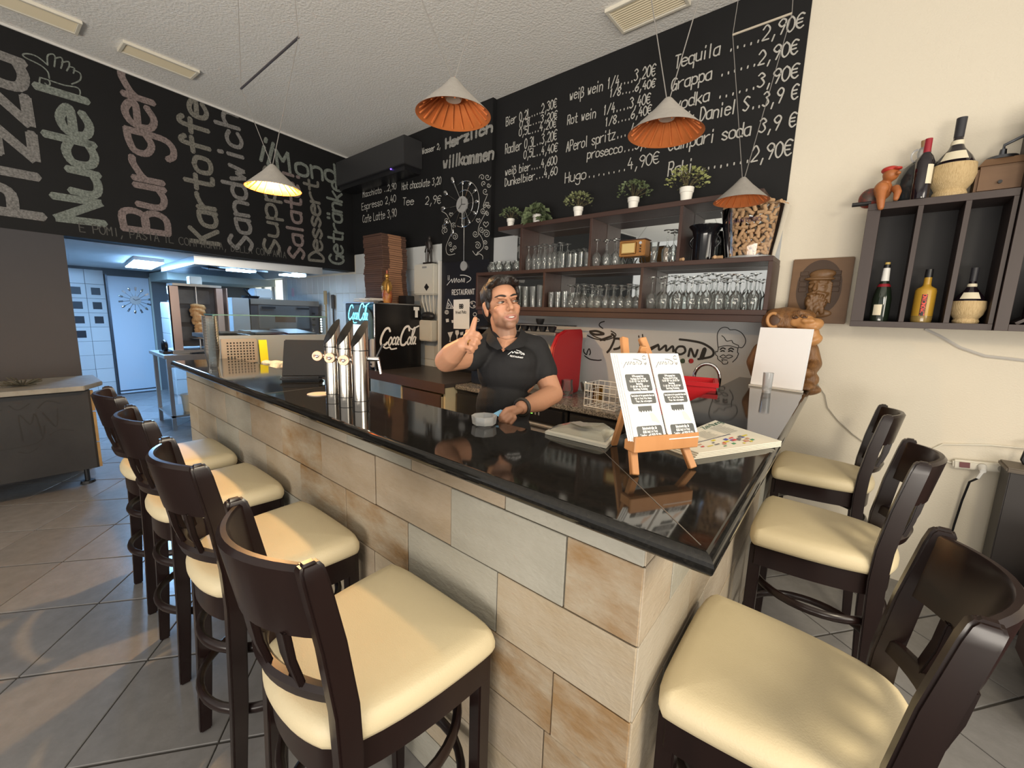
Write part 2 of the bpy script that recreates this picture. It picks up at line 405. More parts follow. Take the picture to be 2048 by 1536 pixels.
# ================================================================ chalk lettering (single-stroke hand)
GL={'a':'~45 25 04 01 20 41|45 40','b':'08 00|~04 25 44 41 20 01','c':'~44 25 04 01 20 41','d':'48 40|~44 25 04 01 20 41','e':'~03 43 44 25 04 01 20 41',
'f':'~47 38 27 20|05 45','g':'~45 25 04 02 21 42|~45 4x 3z 1z 0y','h':'08 00|~04 25 44 40','i':'15 10|17 18','j':'25 2y 0z|27 28','k':'08 00|45 02|13 40','l':'18 10',
'm':'05 00|~04 15 24 20|~24 45 54 50','n':'05 00|~04 25 44 40','o':'~25 04 01 20 41 44 25','p':'05 0z|~04 25 44 41 20 01','q':'45 4z|~44 25 04 01 20 41',
'r':'05 00|~03 14 35 45','s':'~44 25 04 13 32 41 20 01','t':'~28 21 30 40|05 45','u':'~05 01 20 41|45 40','v':'05 20 45','w':'05 10 23 30 45','x':'05 40|45 00','y':'05 22|45 1z','z':'05 45 00 40',
'ä':'~45 25 04 01 20 41|45 40|17 18|37 38','ß':'~0z 06 18 37 35 24 43 41 20 10','A':'00 28 40|13 33','B':'00 08|~08 38 46 34 04|~04 34 42 30 00','C':'~47 28 06 02 20 41','D':'00 08|~08 28 45 43 20 00',
'E':'48 08 00 40|04 34','F':'48 08 00|04 34','G':'~47 28 06 02 20 42|24 44 40','H':'00 08|40 48|04 44','I':'18 10','J':'~48 42 20 01','K':'08 00|48 04|15 40','L':'08 00 40','M':'00 08 24 48 40','N':'00 08 40 48',
'O':'~28 06 02 20 42 46 28','P':'00 08|~08 38 46 34 04','R':'00 08|~08 38 46 34 04|24 40','S':'~47 28 06 15 33 42 20 01','T':'08 48|28 20','U':'~08 02 20 42 48','V':'08 20 48','W':'08 10 25 30 48','X':'08 40|48 00','Y':'08 24 48|24 20','Z':'08 48 00 40',
'0':'~28 06 02 20 42 46 28','1':'16 28 20','2':'~06 28 46 44 11|11 00 40','3':'~07 28 46 25|~25 42 20 01','4':'28 03 43|35 30','5':'48 08 05|~05 35 43 20 01','6':'~48 15 02 20 42 34 03','7':'08 48 10','8':'~24 06 28 46 24 02 20 42 24','9':'~45 24 06 28 47 45 20',
'€':'~47 28 06 02 20 41|05 35|03 33','.':'20 21',',':'21 1y','/':'00 48','!':'28 23|20 21',':':'20 21|24 25','-':'03 43',"'":'28 26','+':'03 43|21 25'}
WID={'i':2.4,'l':2.4,'.':3,',':2.6,' ':3.2,'m':6,'w':5,'W':5,'M':5,'1':4,"'":2,'I':2.4}
DY={'x':-1,'y':-2,'z':-3}
def smooth_poly(P,n=5):
    P=[np.array(p,float) for p in P]
    if len(P)<3: return P
    out=[]
    for i in range(len(P)-1):
        p0=P[max(i-1,0)];p1=P[i];p2=P[i+1];p3=P[min(i+2,len(P)-1)]
        for k in range(n):
            t=k/n; out.append(.5*((2*p1)+(p2-p0)*t+(2*p0-5*p1+4*p2-p3)*t*t+(3*p1-p0-3*p2+p3)*t**3))
    out.append(P[-1]); return out
def strokes_of(text,rs=None,jit=0.25,smooth=True):
    """list of polylines in font units, total width"""
    S=[];x=0
    for ch in text:
        g=GL.get(ch)
        if g:
            oy=rs.uniform(-jit,jit) if rs else 0
            for st_ in g.split('|'):
                sm=st_[0]=='~'; pts=[]
                for pr in st_.lstrip('~').split():
                    a=int(pr[0]); b=DY.get(pr[1]); b=int(pr[1]) if b is None else b
                    j=(rs.uniform(-jit,jit)*.5,rs.uniform(-jit,jit)*.5) if rs else (0,0)
                    pts.append((x+a+j[0],b+oy+j[1]))
                S.append(smooth_poly(pts,4) if sm else [np.array(p) for p in pts])
        x+=WID.get(ch,4)+1.5
    return S,x-1.5
def ribbon(m,P,w,fr,caps=True):
    """flat stroke along 2-D polyline P mapped to 3-D by fr(u,v)"""
    for a,b in zip(P[:-1],P[1:]):
        d=b-a; L=np.hypot(*d)
        if L<1e-9: continue
        d=d/L; n=np.array([-d[1],d[0]])*w/2; e=d*w*.18
        k=len(m.f)%24*6e-5      # strokes lie on one another like real chalk
        m.add([fr(*(a-n-e),k),fr(*(b-n+e),k),fr(*(b+n+e),k),fr(*(a+n-e),k)],[(0,1,2,3)])
    if caps:
        for p in (P[0],P[-1]):
            k=len(m.f)%24*6e-5
            m.add([fr(p[0]+w*.5*cos(i*PI/3),p[1]+w*.5*sin(i*PI/3),k) for i in range(6)],[tuple(range(6))])
def write(text,p0,p1,h,w,fr,name,mt,parent,seed=1,jit=.25,shear=0,fit=True,world=True):
    """text from 2-D point p0 to p1 (baseline) with cap height h; stroke width w"""
    rs=random.Random(seed); S,W=strokes_of(text,rs if jit else None,jit)
    p0=np.array(p0,float);p1=np.array(p1,float); d=p1-p0; L=np.hypot(*d); ex=d/L; ey=np.array([-ex[1],ex[0]])
    sx=L/W if fit else h/8; m=MB()
    for P in S:
        Q=[p0+ex*((p[0]+shear*p[1])*sx)+ey*(p[1]*h/8) for p in P]
        ribbon(m,Q,w,fr)
    return m.obj(name,mt,parent,world=world)
def draw(polys,fr,w,name,mt,parent,smooth=True):
    m=MB()
    for P in polys:
        ribbon(m,smooth_poly(P,5) if smooth else [np.array(p,float) for p in P],w,fr)
    return m.obj(name,mt,parent)
fb=lambda Y:(lambda u,v,d=0:(u,Y-d,v))
FB=fb(YW-.0135)
def pb(x,y,Y=YW): q=ony(x,y,Y); return (q[0],q[2])
def menu(text,x0,y0,x1,y1,hpx,seed,Y=YW,ox=980,oy=0,s=3.103,w=.0085,m=None,par=None,fr=None):
    A=(ox+x0/s,oy+y0/s);B=(ox+x1/s,oy+y1/s)
    a=pb(*A,Y);b=pb(*B,Y); h=abs(pb(A[0],A[1]-hpx/s,Y)[1]-a[1])
    write(text,a,b,h,w,fr or FB,'chalk_writing',m or chalk_thin,par or wallb,seed)
for i,a in enumerate([("Bier 0,2L....2,30€",105,785,418,672,52),("0,3L...3,20€",190,798,420,738,44),("0,5L...4,20€",185,850,414,792,48),
 ("Radler 0,3L..3,20€",100,958,418,872,58),("0,5L..4,40€",215,988,422,942,50),("weiß bier....4,600",100,1092,418,1022,48),("Dunkelbier...4,60",98,1158,420,1086,46),
 ("weiß wein 1/4,...3,20€",500,628,1028,472,62),("1/8....6,40€",745,608,1026,545,48),("Rot wein  1/4....3,40€",485,778,996,645,56),("1/8....6,40€",718,788,1004,708,52),
 ("APerol spritz....4,90€",478,945,1012,808,62),("prosecco...3,90€",608,990,1046,905,56),("Hugo........4,90€",470,1138,1050,1016,62),
 ("Tequila .....2,90€",1150,432,1944,178,76),("Grappa ......2,90€",1130,570,1908,338,74),("vodka ......3,90€",1150,688,1912,486,74),
 ("Jack Daniel S..3,9 €",1120,800,1908,618,76),("Campari soda 3,9 €",1110,938,1896,788,74),("Raki ........2,90€",1108,1098,1868,966,82)]):
    menu(a[0],*a[1:6],i+3,w=.0095 if i>13 else .0085)
for i,a in enumerate([("Macchiato ..2,90",215,792,515,715,52),("Espresso 2,40",205,908,512,830,60),("Cafe Latte 3,90",215,1022,518,960,66),("Hot chocolate 3,20",568,725,920,672,62),("Tee   2,9€",575,862,918,848,66),("Wasser 2,",752,402,915,352,50)]):
    menu(a[0],*a[1:6],i+60,ox=680,oy=220,s=4.519,w=.010)
YP=3.332; FP=fb(YP-.0015); pil=bpy.data.objects['wall_pillar']
menu("Herzlich",958,345,1372,195,80,81,Y=YP,ox=680,oy=220,s=4.519,w=.030,m=chalk,par=pil,fr=FP)
menu("willkommen",935,525,1382,445,100,82,Y=YP,ox=680,oy=220,s=4.519,w=.027,m=chalk,par=pil,fr=FP)
# scroll ornaments beside the pillar clock
def P8(x,y): return pb(680+x/4.519,220+y/4.519,YP)
def spiral(cx,cy,r,turn,a0,n=16):
    out=[]
    for i in range(n+1):
        t=i/n; a=a0+turn*2*PI*t; q=r*(1-.85*t); out.append(P8(cx+q*cos(a),cy+q*sin(a)*1.15))
    return out
orn=[[P8(*p) for p in L] for L in [[(920,915),(960,940),(985,985),(1010,1050),(1005,1120),(975,1190)],[(975,1190),(960,1240),(965,1290),(990,1310),(1040,1300)],
 [(1335,760),(1320,800),(1300,850),(1300,890)],[(1330,910),(1290,980),(1260,1040),(1250,1100),(1280,1150),(1300,1210),(1290,1250),(1230,1310)],[(1200,1275),(1230,1312),(1260,1300),(1290,1320),(1290,1350)],[(1230,1312),(1250,1280)]]]
orn+=[spiral(965,1000,26,1.6,0),spiral(950,1090,30,1.5,2),spiral(1040,1145,30,1.8,3.2),spiral(1030,1045,24,1.5,3),spiral(1000,1210,20,1.4,1),spiral(1040,1245,20,1.4,2),spiral(940,1050,20,1.3,0),
 spiral(1293,912,26,1.6,0),spiral(1330,940,20,1.4,3),spiral(1225,1120,28,1.6,0),spiral(1325,1120,34,1.9,3),spiral(1280,1080,26,1.5,0),spiral(1245,1225,30,1.6,4),spiral(1315,1200,20,1.4,3),spiral(1325,1250,18,1.4,3),
 spiral(1285,610,26,1.2,3),spiral(1335,605,28,1.2,0),spiral(1300,665,22,1.2,2),spiral(1345,680,20,1.2,0),spiral(1315,735,26,1.2,1)]
for hx,hy,r in [(1250,1000,18),(1320,1035,24),(1005,945,16),(1010,1270,14),(1330,850,16),(1310,870,14),(1345,875,14)]:
    orn.append([P8(hx,hy+r),P8(hx-r,hy-r*.2),P8(hx-r*.5,hy-r),P8(hx,hy-r*.4),P8(hx+r*.5,hy-r),P8(hx+r,hy-r*.2),P8(hx,hy+r)])
draw(orn,FP,.0065,'chalk_ornament',chalk_thin,pil)
# poster on the lower pillar
pst=MB().box(-3.885,-3.135,YP-.004,YP,.95,2.14).obj('poster',mat('poster_black',(.010,.010,.014),.35),pil)
FQ=fb(YP-.0055)
def PQ(x,y): return pb(860+x/5.91,500+y/5.91,YP)
pw=mat('poster_white',(.62,.62,.62),.6)
write('il',PQ(215,358),PQ(240,352),.05,.007,FQ,'print',pw,pil,jit=0)
draw([[PQ(*p) for p in L] for L in [[(205,415),(262,345)],[(262,345),(268,385),(292,335),(296,385),(318,335),(322,380)],[(345,345),(335,365),(345,382),(362,365),(345,345)],[(372,380),(378,338),(395,378),(402,335)],[(412,380),(416,335)],[(362,298),(420,300),(480,325),(482,355),(440,385)]]],FQ,.008,'print',pw,pil,smooth=True)
write('RESTAURANT',PQ(265,530),PQ(530,522),.055,.009,FQ,'print',pw,pil,jit=0)
draw([[PQ(*p) for p in L] for L in [[(222,580),(195,690),(285,690),(222,580)],[(215,690),(218,625),(240,650),(222,665)],[(245,690),(250,650)],[(258,690),(262,660),(280,688)]]],FQ,.008,'print',pw,pil,smooth=False)
def ring(cx,cy,r,n=14): return [PQ(cx+r*cos(2*PI*i/n),cy+r*sin(2*PI*i/n)) for i in range(n+1)]
draw([ring(202,735,22),ring(202,735,11),ring(512,645,40),ring(500,630,8),ring(525,660,8),ring(535,760,20),ring(570,830,16)],FQ,.007,'print',pw,pil,smooth=False)
m=MB()
for P in [[(190,815),(225,812),(228,850),(195,855)],[(212,975),(278,965),(248,1040),(244,1075),(262,1082),(228,1084),(238,1070),(238,1040)],[(305,950),(342,948),(348,985),(330,1015),(318,1015),(302,985)],[(318,1015),(330,1015),(326,1060),(320,1060)],[(258,830),(280,826),(282,860),(262,862)],[(360,975),(398,965),(395,1000),(365,1010)]]:
    m.add([FQ(*PQ(*p)) for p in P],[tuple(range(len(P)))])
m.obj('print',pw,pil)
# notice pinned to the poster
no=tag(MB().loft([[(*[PQ(*p)[0]],YP-d,PQ(*p)[1]) for p in ((284,588),(474,580),(470,935),(284,930))] for d in (.006,.008)]).obj('notice_sheet',paper),'white paper notice pinned to the black restaurant poster','notice')
FN=fb(YP-.0088)
write('BB',PQ(355,688),PQ(398,686),.04,.012,FN,'print',ink,no,jit=0); write('Privat Platz',PQ(312,755),PQ(435,748),.03,.006,FN,'print',mat('grey_ink',(.12,.12,.12),.6),no,jit=0)
# ---------------------------------------------------------------- big chalk words on the hanging wall
FL=lambda u,v,d=0:lw(u,v,.0015+d)
tints=[mat('chalk_big_%d'%i,c,.95,noise=(70,.18,tuple(x*.35 for x in c))) for i,c in enumerate([(.27,.26,.25),(.26,.29,.26),(.29,.23,.22),(.24,.23,.20)])]
def vword(text,bx,by,tx,ty,hx0,hx1,ym,w,ti,seed):
    """word written upwards: baseline from pixel (bx,by) to (tx,ty); letter height from pixel hx0..hx1 at row ym"""
    a=onlw(bx,by);b=onlw(tx,ty); h=abs(onlw(hx1,ym)[0]-onlw(hx0,ym)[0])
    write(text,a,b,h,w,FL,'chalk_writing',tints[ti],walll,seed,jit=.18)
vword('Pizza',82,434,42,125,-60,60,300,.070,0,1)
vword('Nudel',208,448,172,188,92,185,330,.062,1,2)
vword('Burger',335,468,300,165,228,318,330,.058,2,3)
vword('Kartoffel',436,488,408,184,365,420,330,.046,3,4)
vword('Sandwich',505,500,476,232,455,500,330,.042,0,5)
vword('Suppe',560,508,545,340,520,552,430,.036,3,6)
vword('Salate!',608,517,597,345,572,603,430,.038,2,7)
vword('Dessert',646,523,636,365,612,640,430,.036,3,8)
vword('Getränke',687,528,682,367,656,685,430,.034,1,9)
for j,(txt,x0,y0,x1,y1,hh) in enumerate([('il',518,318,541,332,48),('Mondo',556,340,697,372,40)]):
    a=onlw(x0,y0);b=onlw(x1,y1); h=onlw(x0,y0-hh)[1]-a[1]
    write(txt,a,b,h,.042 if j==0 else .038,FL,'chalk_writing',tints[1],walll,30+j,jit=.1)
write('E POMI, PASTA IL COMPAGNIA, DELLA COMPANIA',onlw(160,463),onlw(572,516),.075,.008,FL,'chalk_writing',mat('chalk_dim',(.13,.125,.115),.95,noise=(70,.2,(.05,.05,.045))),walll,44)
def hp(x,y): return onlw(x/3,y/3)
draw([[hp(*p) for p in L] for L in [[(240,465),(290,480),(380,510),(470,530),(470,580),(380,550),(290,530),(240,505),(240,465)],[(295,470),(285,430),(240,390),(150,345),(140,325),(180,325),(230,345),(285,390)],[(285,390),(285,335),(315,325),(330,345),(325,400)],[(330,350),(365,345),(375,370),(365,410)],[(370,375),(410,370),(415,395),(400,425)],[(415,400),(445,410),(440,440)],[(440,420),(480,440),(480,480),(430,505)],[(290,480),(300,500),(290,515),(270,500)]]],FL,.010,'chalk_drawing',tints[1],walll)
# ---------------------------------------------------------------- decals on the splashback: cup, lettering, cook
FD=fb(YW-.0115)
def PD(x,y): return pb(1060+x/3.303,600+y/3.303)
draw([[PD(*p) for p in L] for L in [[(495,142),(470,150),(462,168),(485,188)],[(400,215),(430,240),(500,262),(560,245),(570,225),(540,205)],[(385,235),(430,255),(500,268)],[(360,325),(362,345),(378,360),(384,340),(395,322),(404,345),(398,362)],[(366,368),(400,390),(450,398),(475,396)]]],FD,.010,'decal_line',ink,wallb)
draw([[PD(*p) for p in L] for L in [[(400,208),(440,205),(475,215),(490,225),(440,228),(405,218)],[(545,225),(560,240),(558,270),(535,320),(515,345)],[(560,255),(600,258),(612,285),(595,315),(560,325)],[(470,265),(540,240)]]],FD,.020,'decal_line',ink,wallb)
write('il',PD(725,318),PD(765,305),.10,.010,FD,'decal_lettering',ink,wallb,jit=0,shear=.25)
draw([[PD(*p) for p in L] for L in [[(700,360),(850,295)],[(800,330),(850,300),(858,330),(900,300),(905,335),(945,305),(950,340)],[(965,330),(985,308),(1020,310),(1028,340),(1000,358),(970,350),(965,330)],[(1050,370),(1065,320),(1090,375),(1110,330)],[(1128,385),(1150,325),(1162,330),(1142,388)],[(992,260),(1060,268),(1140,285),(1200,320),(1216,350),(1195,375),(1115,390)]]],FD,.017,'decal_lettering',ink,wallb)
def PC(x,y): return pb(1380+x/5.12,600+y/5.12)
draw([[PC(*p) for p in L] for L in [[(292,485),(285,420),(285,350),(310,300),(350,280),(390,285),(415,305),(470,305),(530,335),(568,390),(570,440),(540,485),(510,485)],[(330,365),(355,385),(380,420),(430,415),(445,440),(500,465)],[(292,485),(350,470),(420,470),(495,490),(500,465)],[(295,490),(285,530),(268,525),(268,560),(285,575),(290,605),(330,635),(345,655),(385,650),(390,630)],[(495,490),(490,535),(500,545),(490,575),(475,600),(440,635)],[(310,580),(345,560),(370,575),(400,562),(440,575),(400,595),(370,588),(340,595),(310,580)],[(340,625),(330,610),(355,612),(385,615)]]],FD,.0055,'decal_line',ink,wallb)
draw([[PC(*p) for p in L] for L in [[(315,505),(340,490),(365,500)],[(400,505),(425,492),(450,505)],[(320,525),(340,518),(355,525)],[(400,525),(420,518),(440,528)]]],FD,.010,'decal_line',ink,wallb)
for cx,c in ((1012,(.03,.06,.035)),(1040,(.6,.6,.58)),(1067,(.35,.01,.015))):
    q=PD(cx,402); MB().cyl((q[0],YW-.0135,q[1]),(q[0],YW-.010,q[1]),.019,n=16).obj('decal_dot',mat('dot_%d'%cx,c,.5),wallb)
# ================================================================ organic shapes: overlapping solids fused into one skin
def blob(m,voxel,smooth=6,name='blob',fac=.5,adapt=0):
    me=m.mesh(name); o=bpy.data.objects.new('tmp',me); COL.objects.link(o)
    r=o.modifiers.new('r','REMESH'); r.mode='VOXEL'; r.voxel_size=voxel; r.use_smooth_shade=True
    if smooth:
        s=o.modifiers.new('s','SMOOTH'); s.factor=fac; s.iterations=smooth
    dg=bpy.context.evaluated_depsgraph_get(); e=o.evaluated_get(dg); out=bpy.data.meshes.new_from_object(e); out.name=name
    bpy.data.objects.remove(o); bpy.data.meshes.remove(me)
    out.polygons.foreach_set('use_smooth',[True]*len(out.polygons)); return out
def capsule(m,p0,p1,r0,r1,n=14):
    p0,p1=Vector(p0),Vector(p1); m.cyl(p0,p1,r0,r1,n); m.ball(p0,r0,n,8); m.ball(p1,r1,n,8); return m
def chain(m,pts,rs,n=14):
    for a,b,r0,r1 in zip(pts[:-1],pts[1:],rs[:-1],rs[1:]): capsule(m,a,b,r0,r1,n)
    return m
def eball(m,c,ax,ay,az,r,n=20,k=12):
    """ellipsoid with given axes"""
    t=MB().ball((0,0,0),r,n,k); R=Matrix((Vector(ax).normalized(),Vector(ay).normalized(),Vector(az).normalized())).transposed()
    return m.add([R@Vector(p)+Vector(c) for p in t.v],t.f)
def place(me,name,mt,parent=None):
    o=link(me,name,mt,parent)
    if parent is not None and parent.get('_o') is not None:
        q=parent['_o']; me.transform(Matrix.Translation((-q[0],-q[1],-q[2])))
    return o
# ================================================================ pendant lamps over the bar
concrete=mat('concrete_grey',(.33,.31,.285),.85,noise=(30,.3,(.27,.255,.235)),bump=(150,.2))
copper=mat('orange_lining',(.62,.19,.055),.45,noise=(20,.3,(.54,.15,.04)))
cordm=mat('grey_cord',(.20,.19,.18),.7)
def lamp(x,y,zr,ends,zb,lit,label,barmat):
    R=.15; hgt=.135; zt=zr+hgt
    t=thing('pendant_lamp',label,'pendant lamp',(x,y,ZC),0,'cone pendant lamps over the bar')
    MB().lathe([(R,zr),(R*.68,zr+hgt*.33),(R*.36,zr+hgt*.66),(.016,zt-.004),(.010,zt)],48,(x,y,0),cap=False).obj('shade',concrete,t,smooth=40)
    MB().lathe([(R,zr),(R-.004,zr+.0005),(R*.66,zr+hgt*.31),(R*.40,zr+hgt*.57),(R*.38,zr+hgt*.575),(.001,zr+hgt*.58)],48,(x,y,0),cap=False).obj('lining',copper,t,smooth=40)
    for k in range(18):
        a=2*PI*k/18; p=lambda r,z:(x+r*cos(a),y+r*sin(a),z)
        MB().beam(p(R*.90,zr+hgt*.035),p(R*.42,zr+hgt*.49),.006,.006,(cos(a),sin(a),0)).obj('rib',copper,t)
    bm_=mat('bulb_lit',(1,.8,.5),.4,emit=(1,.60,.22,16)) if lit else mat('bulb_off',(.75,.72,.66),.4)
    MB().lathe([(.001,zr+hgt*.40),(.030,zr+hgt*.41),(.034,zr+hgt*.46),(.030,zr+hgt*.575)],20,(x,y,0)).obj('bulb',bm_,t,smooth=40)
    for ex in ends:
        s=1 if ex>x else -1
        MB().tube([(x+s*.006,y,zt-.004),(ex,y,zb),(x+(ex-x)*.8,y,ZC)],.0021,6).obj('cord',cordm,t)
    MB().cyl((ends[0],y,zb),(ends[1],y,zb),.006,n=8).obj('spreader_bar',barmat,t)
    MB().lathe([(.05,ZC-.02),(.05,ZC)],20,(x,y,0)).obj('ceiling_rose',white_plastic,t)
    if lit:
        l=bpy.data.lights.new('bulb_light','POINT'); l.energy=100; l.color=(1,.60,.25); l.shadow_soft_size=.03
        lo=bpy.data.objects.new('bulb_light',l); COL.objects.link(lo); lo.location=(x,y,zr+hgt*.26); 
    return t
bar_dark=mat('dark_rod',(.05,.045,.05),.5); bar_light=mat('light_rod',(.45,.40,.32),.5)
def cord_ends(x,y,zt,pxs,zb):
    out=[]
    for px in pxs:
        q=ony(px,0,y); out.append(x+(q[0]-x)*(zb-zt)/(q[2]-zt))
    return sorted(out)
lamp(-2.775,1.086,2.245,(-3.18,-2.37),2.90,True,'grey concrete cone pendant lamp, lit, over the far part of the bar',bar_dark)
lamp(-1.377,1.235,2.338,cord_ends(-1.377,1.235,2.47,(845,955),3.25),3.25,False,'large grey cone pendant lamp with orange lining before the pillar',bar_dark)
lamp(-.735,1.819,2.310,cord_ends(-.735,1.819,2.45,(1305,1395),3.25),3.25,False,'grey cone pendant lamp with orange lining in front of the drinks menu',bar_dark)
lamp(-.668,2.875,2.265,(-.81,-.52),3.20,False,'grey cone pendant lamp with orange lining beside the cork bucket',bar_light)
# ================================================================ ceiling vents
vent_m=mat('vent_cream',(.62,.55,.40),.5); vent_f=mat('vent_frame',(.72,.68,.58),.5); vent_d=mat('vent_dark',(.14,.11,.07),.8)
def vent(c,du,L,Wd,n,label):
    du=np.array(du)/np.hypot(*du); dv=np.array([-du[1],du[0]])
    t=thing('ceiling_vent',label,'air vent',(c[0],c[1],ZC),0,'ceiling vents')
    R=Matrix(((du[0],dv[0],0),(du[1],dv[1],0),(0,0,1)))
    P=lambda u,v:(c[0]+du[0]*u+dv[0]*v,c[1]+du[1]*u+dv[1]*v)
    MB().obox((c[0],c[1],ZC-.002),(L-.02,Wd-.02,.003),R).obj('backing',vent_d,t)
    for s in (-1,1):
        MB().obox((*P(0,s*(Wd/2-.012)),ZC-.012),(L,.024,.024),R).obj('frame',vent_f,t,bevel=.003,seg=1)
        MB().obox((*P(s*(L/2-.012),0),ZC-.012),(.024,Wd-.04,.024),R).obj('frame',vent_f,t,bevel=.003,seg=1)
    for i in range(n):
        v=-Wd/2+.035+(Wd-.07)*i/(n-1)
        MB().obox((*P(0,v),ZC-.012),(L-.05,.010,.014),R@Matrix.Rotation(.5,3,'X')).obj('slat',vent_m,t)
vent((-5.09,1.105),(-.05,1),.53,.215,9,'long cream air vent in the ceiling, the one nearer the corner')
vent((-5.04,.34),(-.03,1),.53,.24,9,'long cream air vent in the ceiling at the left edge')
vent((-1.44,3.06),(1,.0),.50,.29,11,'slatted cream air vent in the ceiling above the drinks menu')
# ================================================================ glass shelf on the back wall
YF,YBk=3.12,3.388
def slabx(m,x0,x1,z0,z1,y0=YF,y1=YBk): return m.box(x0,x1,y0,y1,z0,z1)
gs=thing('glass_shelf','dark wooden two-tier wall shelf with mirrored back full of glasses','shelf',(-1.8,3.26,1.56))
for x0,x1,z0,z1 in [(-2.83,-.60,2.352,2.388),(-3.117,-.503,1.944,1.976),(-3.117,-.503,1.606,1.640),(-3.10,-.52,1.560,1.606)]:
    slabx(MB(),x0,x1,z0,z1,YF+(.012 if z0==1.560 else 0)).obj('board',wood_shelf,gs,bevel=.002,seg=1)
for x,z0,z1 in [(-2.545,1.976,2.352),(-1.818,1.976,2.352),(-1.100,1.976,2.352),(-2.265,1.640,1.944),(-1.355,1.640,1.944)]:
    slabx(MB(),x-.011,x+.011,z0,z1,YF+.004).obj('divider',wood_shelf,gs,bevel=.001,seg=1)
for x in (-3.106,-.514): slabx(MB(),x-.013,x+.013,1.640,1.944).obj('side_panel',wood_shelf,gs,bevel=.002,seg=1)
mirror=mat('mirror',(.72,.75,.75),.02,1)
for a,b,z0,z1 in [(-3.09,-2.278,1.642,1.942),(-2.252,-1.368,1.642,1.942),(-1.342,-.528,1.642,1.942),(-2.80,-2.558,1.978,2.350),(-2.532,-1.831,1.978,2.350),(-1.805,-1.113,1.978,2.350),(-1.087,-.62,1.978,2.350)]:
    MB().box(a,b,YBk-.006,YBk-.001,z0,z1).obj('mirror_back',mirror,gs)
MB().box(-3.09,-2.80,3.20,3.385,1.585,1.606).obj('small_shelf',wood_shelf,gs)
# glasses: one mesh per kind, every glass an object of its own
def gl(prof,n=16,name='glass'):
    return MB().lathe(prof,n,cap=False).mesh(name,smooth=60)
K={'wine':gl([(.029,0),(.036,.03),(.040,.065),(.036,.095),(.020,.118),(.006,.130),(.0042,.16),(.0042,.215),(.010,.226),(.034,.233),(.034,.236),(.001,.237)]),
 'small':gl([(.026,0),(.031,.03),(.032,.062),(.024,.088),(.006,.102),(.004,.12),(.004,.168),(.010,.176),(.030,.181),(.030,.184),(.001,.185)]),
 'flute':gl([(.022,0),(.026,.05),(.025,.10),(.014,.135),(.004,.148),(.004,.195),(.010,.203),(.029,.208),(.029,.211),(.001,.212)]),
 'tumbler':gl([(.001,.006),(.026,.006),(.027,0),(.029,.03),(.033,.135),(.0315,.135),(.028,.03),(.025,.012),(.001,.012)]),
 'beer':gl([(.001,.010),(.026,.010),(.028,0),(.027,.02),(.030,.09),(.036,.19),(.0345,.19),(.0285,.09),(.024,.018),(.001,.018)]),
 'tall':gl([(.001,.012),(.024,.012),(.030,0),(.026,.03),(.036,.16),(.041,.165),(.038,.158),(.024,.03),(.001,.02)]),
 'pitcher':gl([(.001,.004),(.040,.004),(.046,.0),(.060,.035),(.062,.06),(.050,.09),(.034,.108),(.038,.125),(.036,.125),(.032,.108),(.048,.088),(.058,.058),(.054,.03),(.001,.010)],20)}
NAMES={'wine':'wine_glass','small':'wine_glass','flute':'flute_glass','tumbler':'tumbler','beer':'beer_glass','tall':'beer_glass','pitcher':'glass_pitcher'}
rg=random.Random(11)
def glasses(kind,x0,x1,nx,ny,z,lab,grp,y0=3.165,dy=.075,sc=1):
    for j in range(ny):
        for i in range(nx):
            x=x0+(x1-x0)*(i+.5*(j%2)*.8)/max(nx-1,1)
            if x>x1+.03: continue
            o=link(K[kind],NAMES[kind],drinkglass); s=sc*rg.uniform(.96,1.04)
            o.location=(x+rg.uniform(-.006,.006),y0+j*dy+rg.uniform(-.006,.006),z+.0005); o.scale=(s,s,s); o.rotation_euler=(0,0,rg.uniform(0,6))
            tag(o,lab,'glass',grp)
glasses('wine',-1.285,-.60,8,2,1.640,'upside-down wine glass in the lower right bay of the mirrored shelf','glasses in the lower right bay')
glasses('flute',-1.27,-.60,10,1,1.640,'upside-down slim glass in the rear row of the lower right bay','slim glasses in the lower right bay',y0=3.325)
glasses('tumbler',-2.205,-2.06,3,3,1.640,'straight tumbler standing at the left end of the lower middle bay','tumblers in the lower middle bay',dy=.07)
glasses('small',-2.0,-1.40,10,3,1.640,'upside-down stemmed glass in the lower middle bay of the mirrored shelf','glasses in the lower middle bay',dy=.072)
glasses('flute',-2.12,-1.98,3,1,1.640,'upside-down slim glass behind the tumblers of the lower middle bay','slim glasses in the lower middle bay',y0=3.34)
glasses('beer',-2.84,-2.33,7,3,1.640,'tall beer glass in the lower left bay of the mirrored shelf','beer glasses in the lower left bay',dy=.075)
glasses('tall',-2.66,-2.66,1,1,1.640,'flared tall glass at the front of the lower left bay','tall glass',y0=3.15,sc=1.45)
glasses('flute',-2.48,-2.13,7,2,1.976,'upside-down slim glass in the upper left bay of the mirrored shelf','slim glasses in the upper left bay')
glasses('tumbler',-2.11,-1.87,5,2,1.976,'tumbler at the right of the upper left bay','tumblers in the upper left bay',y0=3.18,sc=.9)
glasses('wine',-1.765,-1.60,3,2,1.976,'upside-down wine glass left of the toy television','wine glasses beside the toy television',sc=.86)
glasses('tall',-1.285,-1.285,1,1,1.976,'tall faceted glass right of the toy television','tall glass beside television',y0=3.16,sc=.9)
glasses('wine',-1.20,-1.15,2,2,1.976,'upside-down goblet at the right end of the upper middle bay','goblets in the upper middle bay',sc=.95)
glasses('pitcher',-2.96,-2.64,4,2,1.976,'small round glass pitcher at the open left end of the shelf','glass pitchers',y0=3.185,dy=.11,sc=.8)
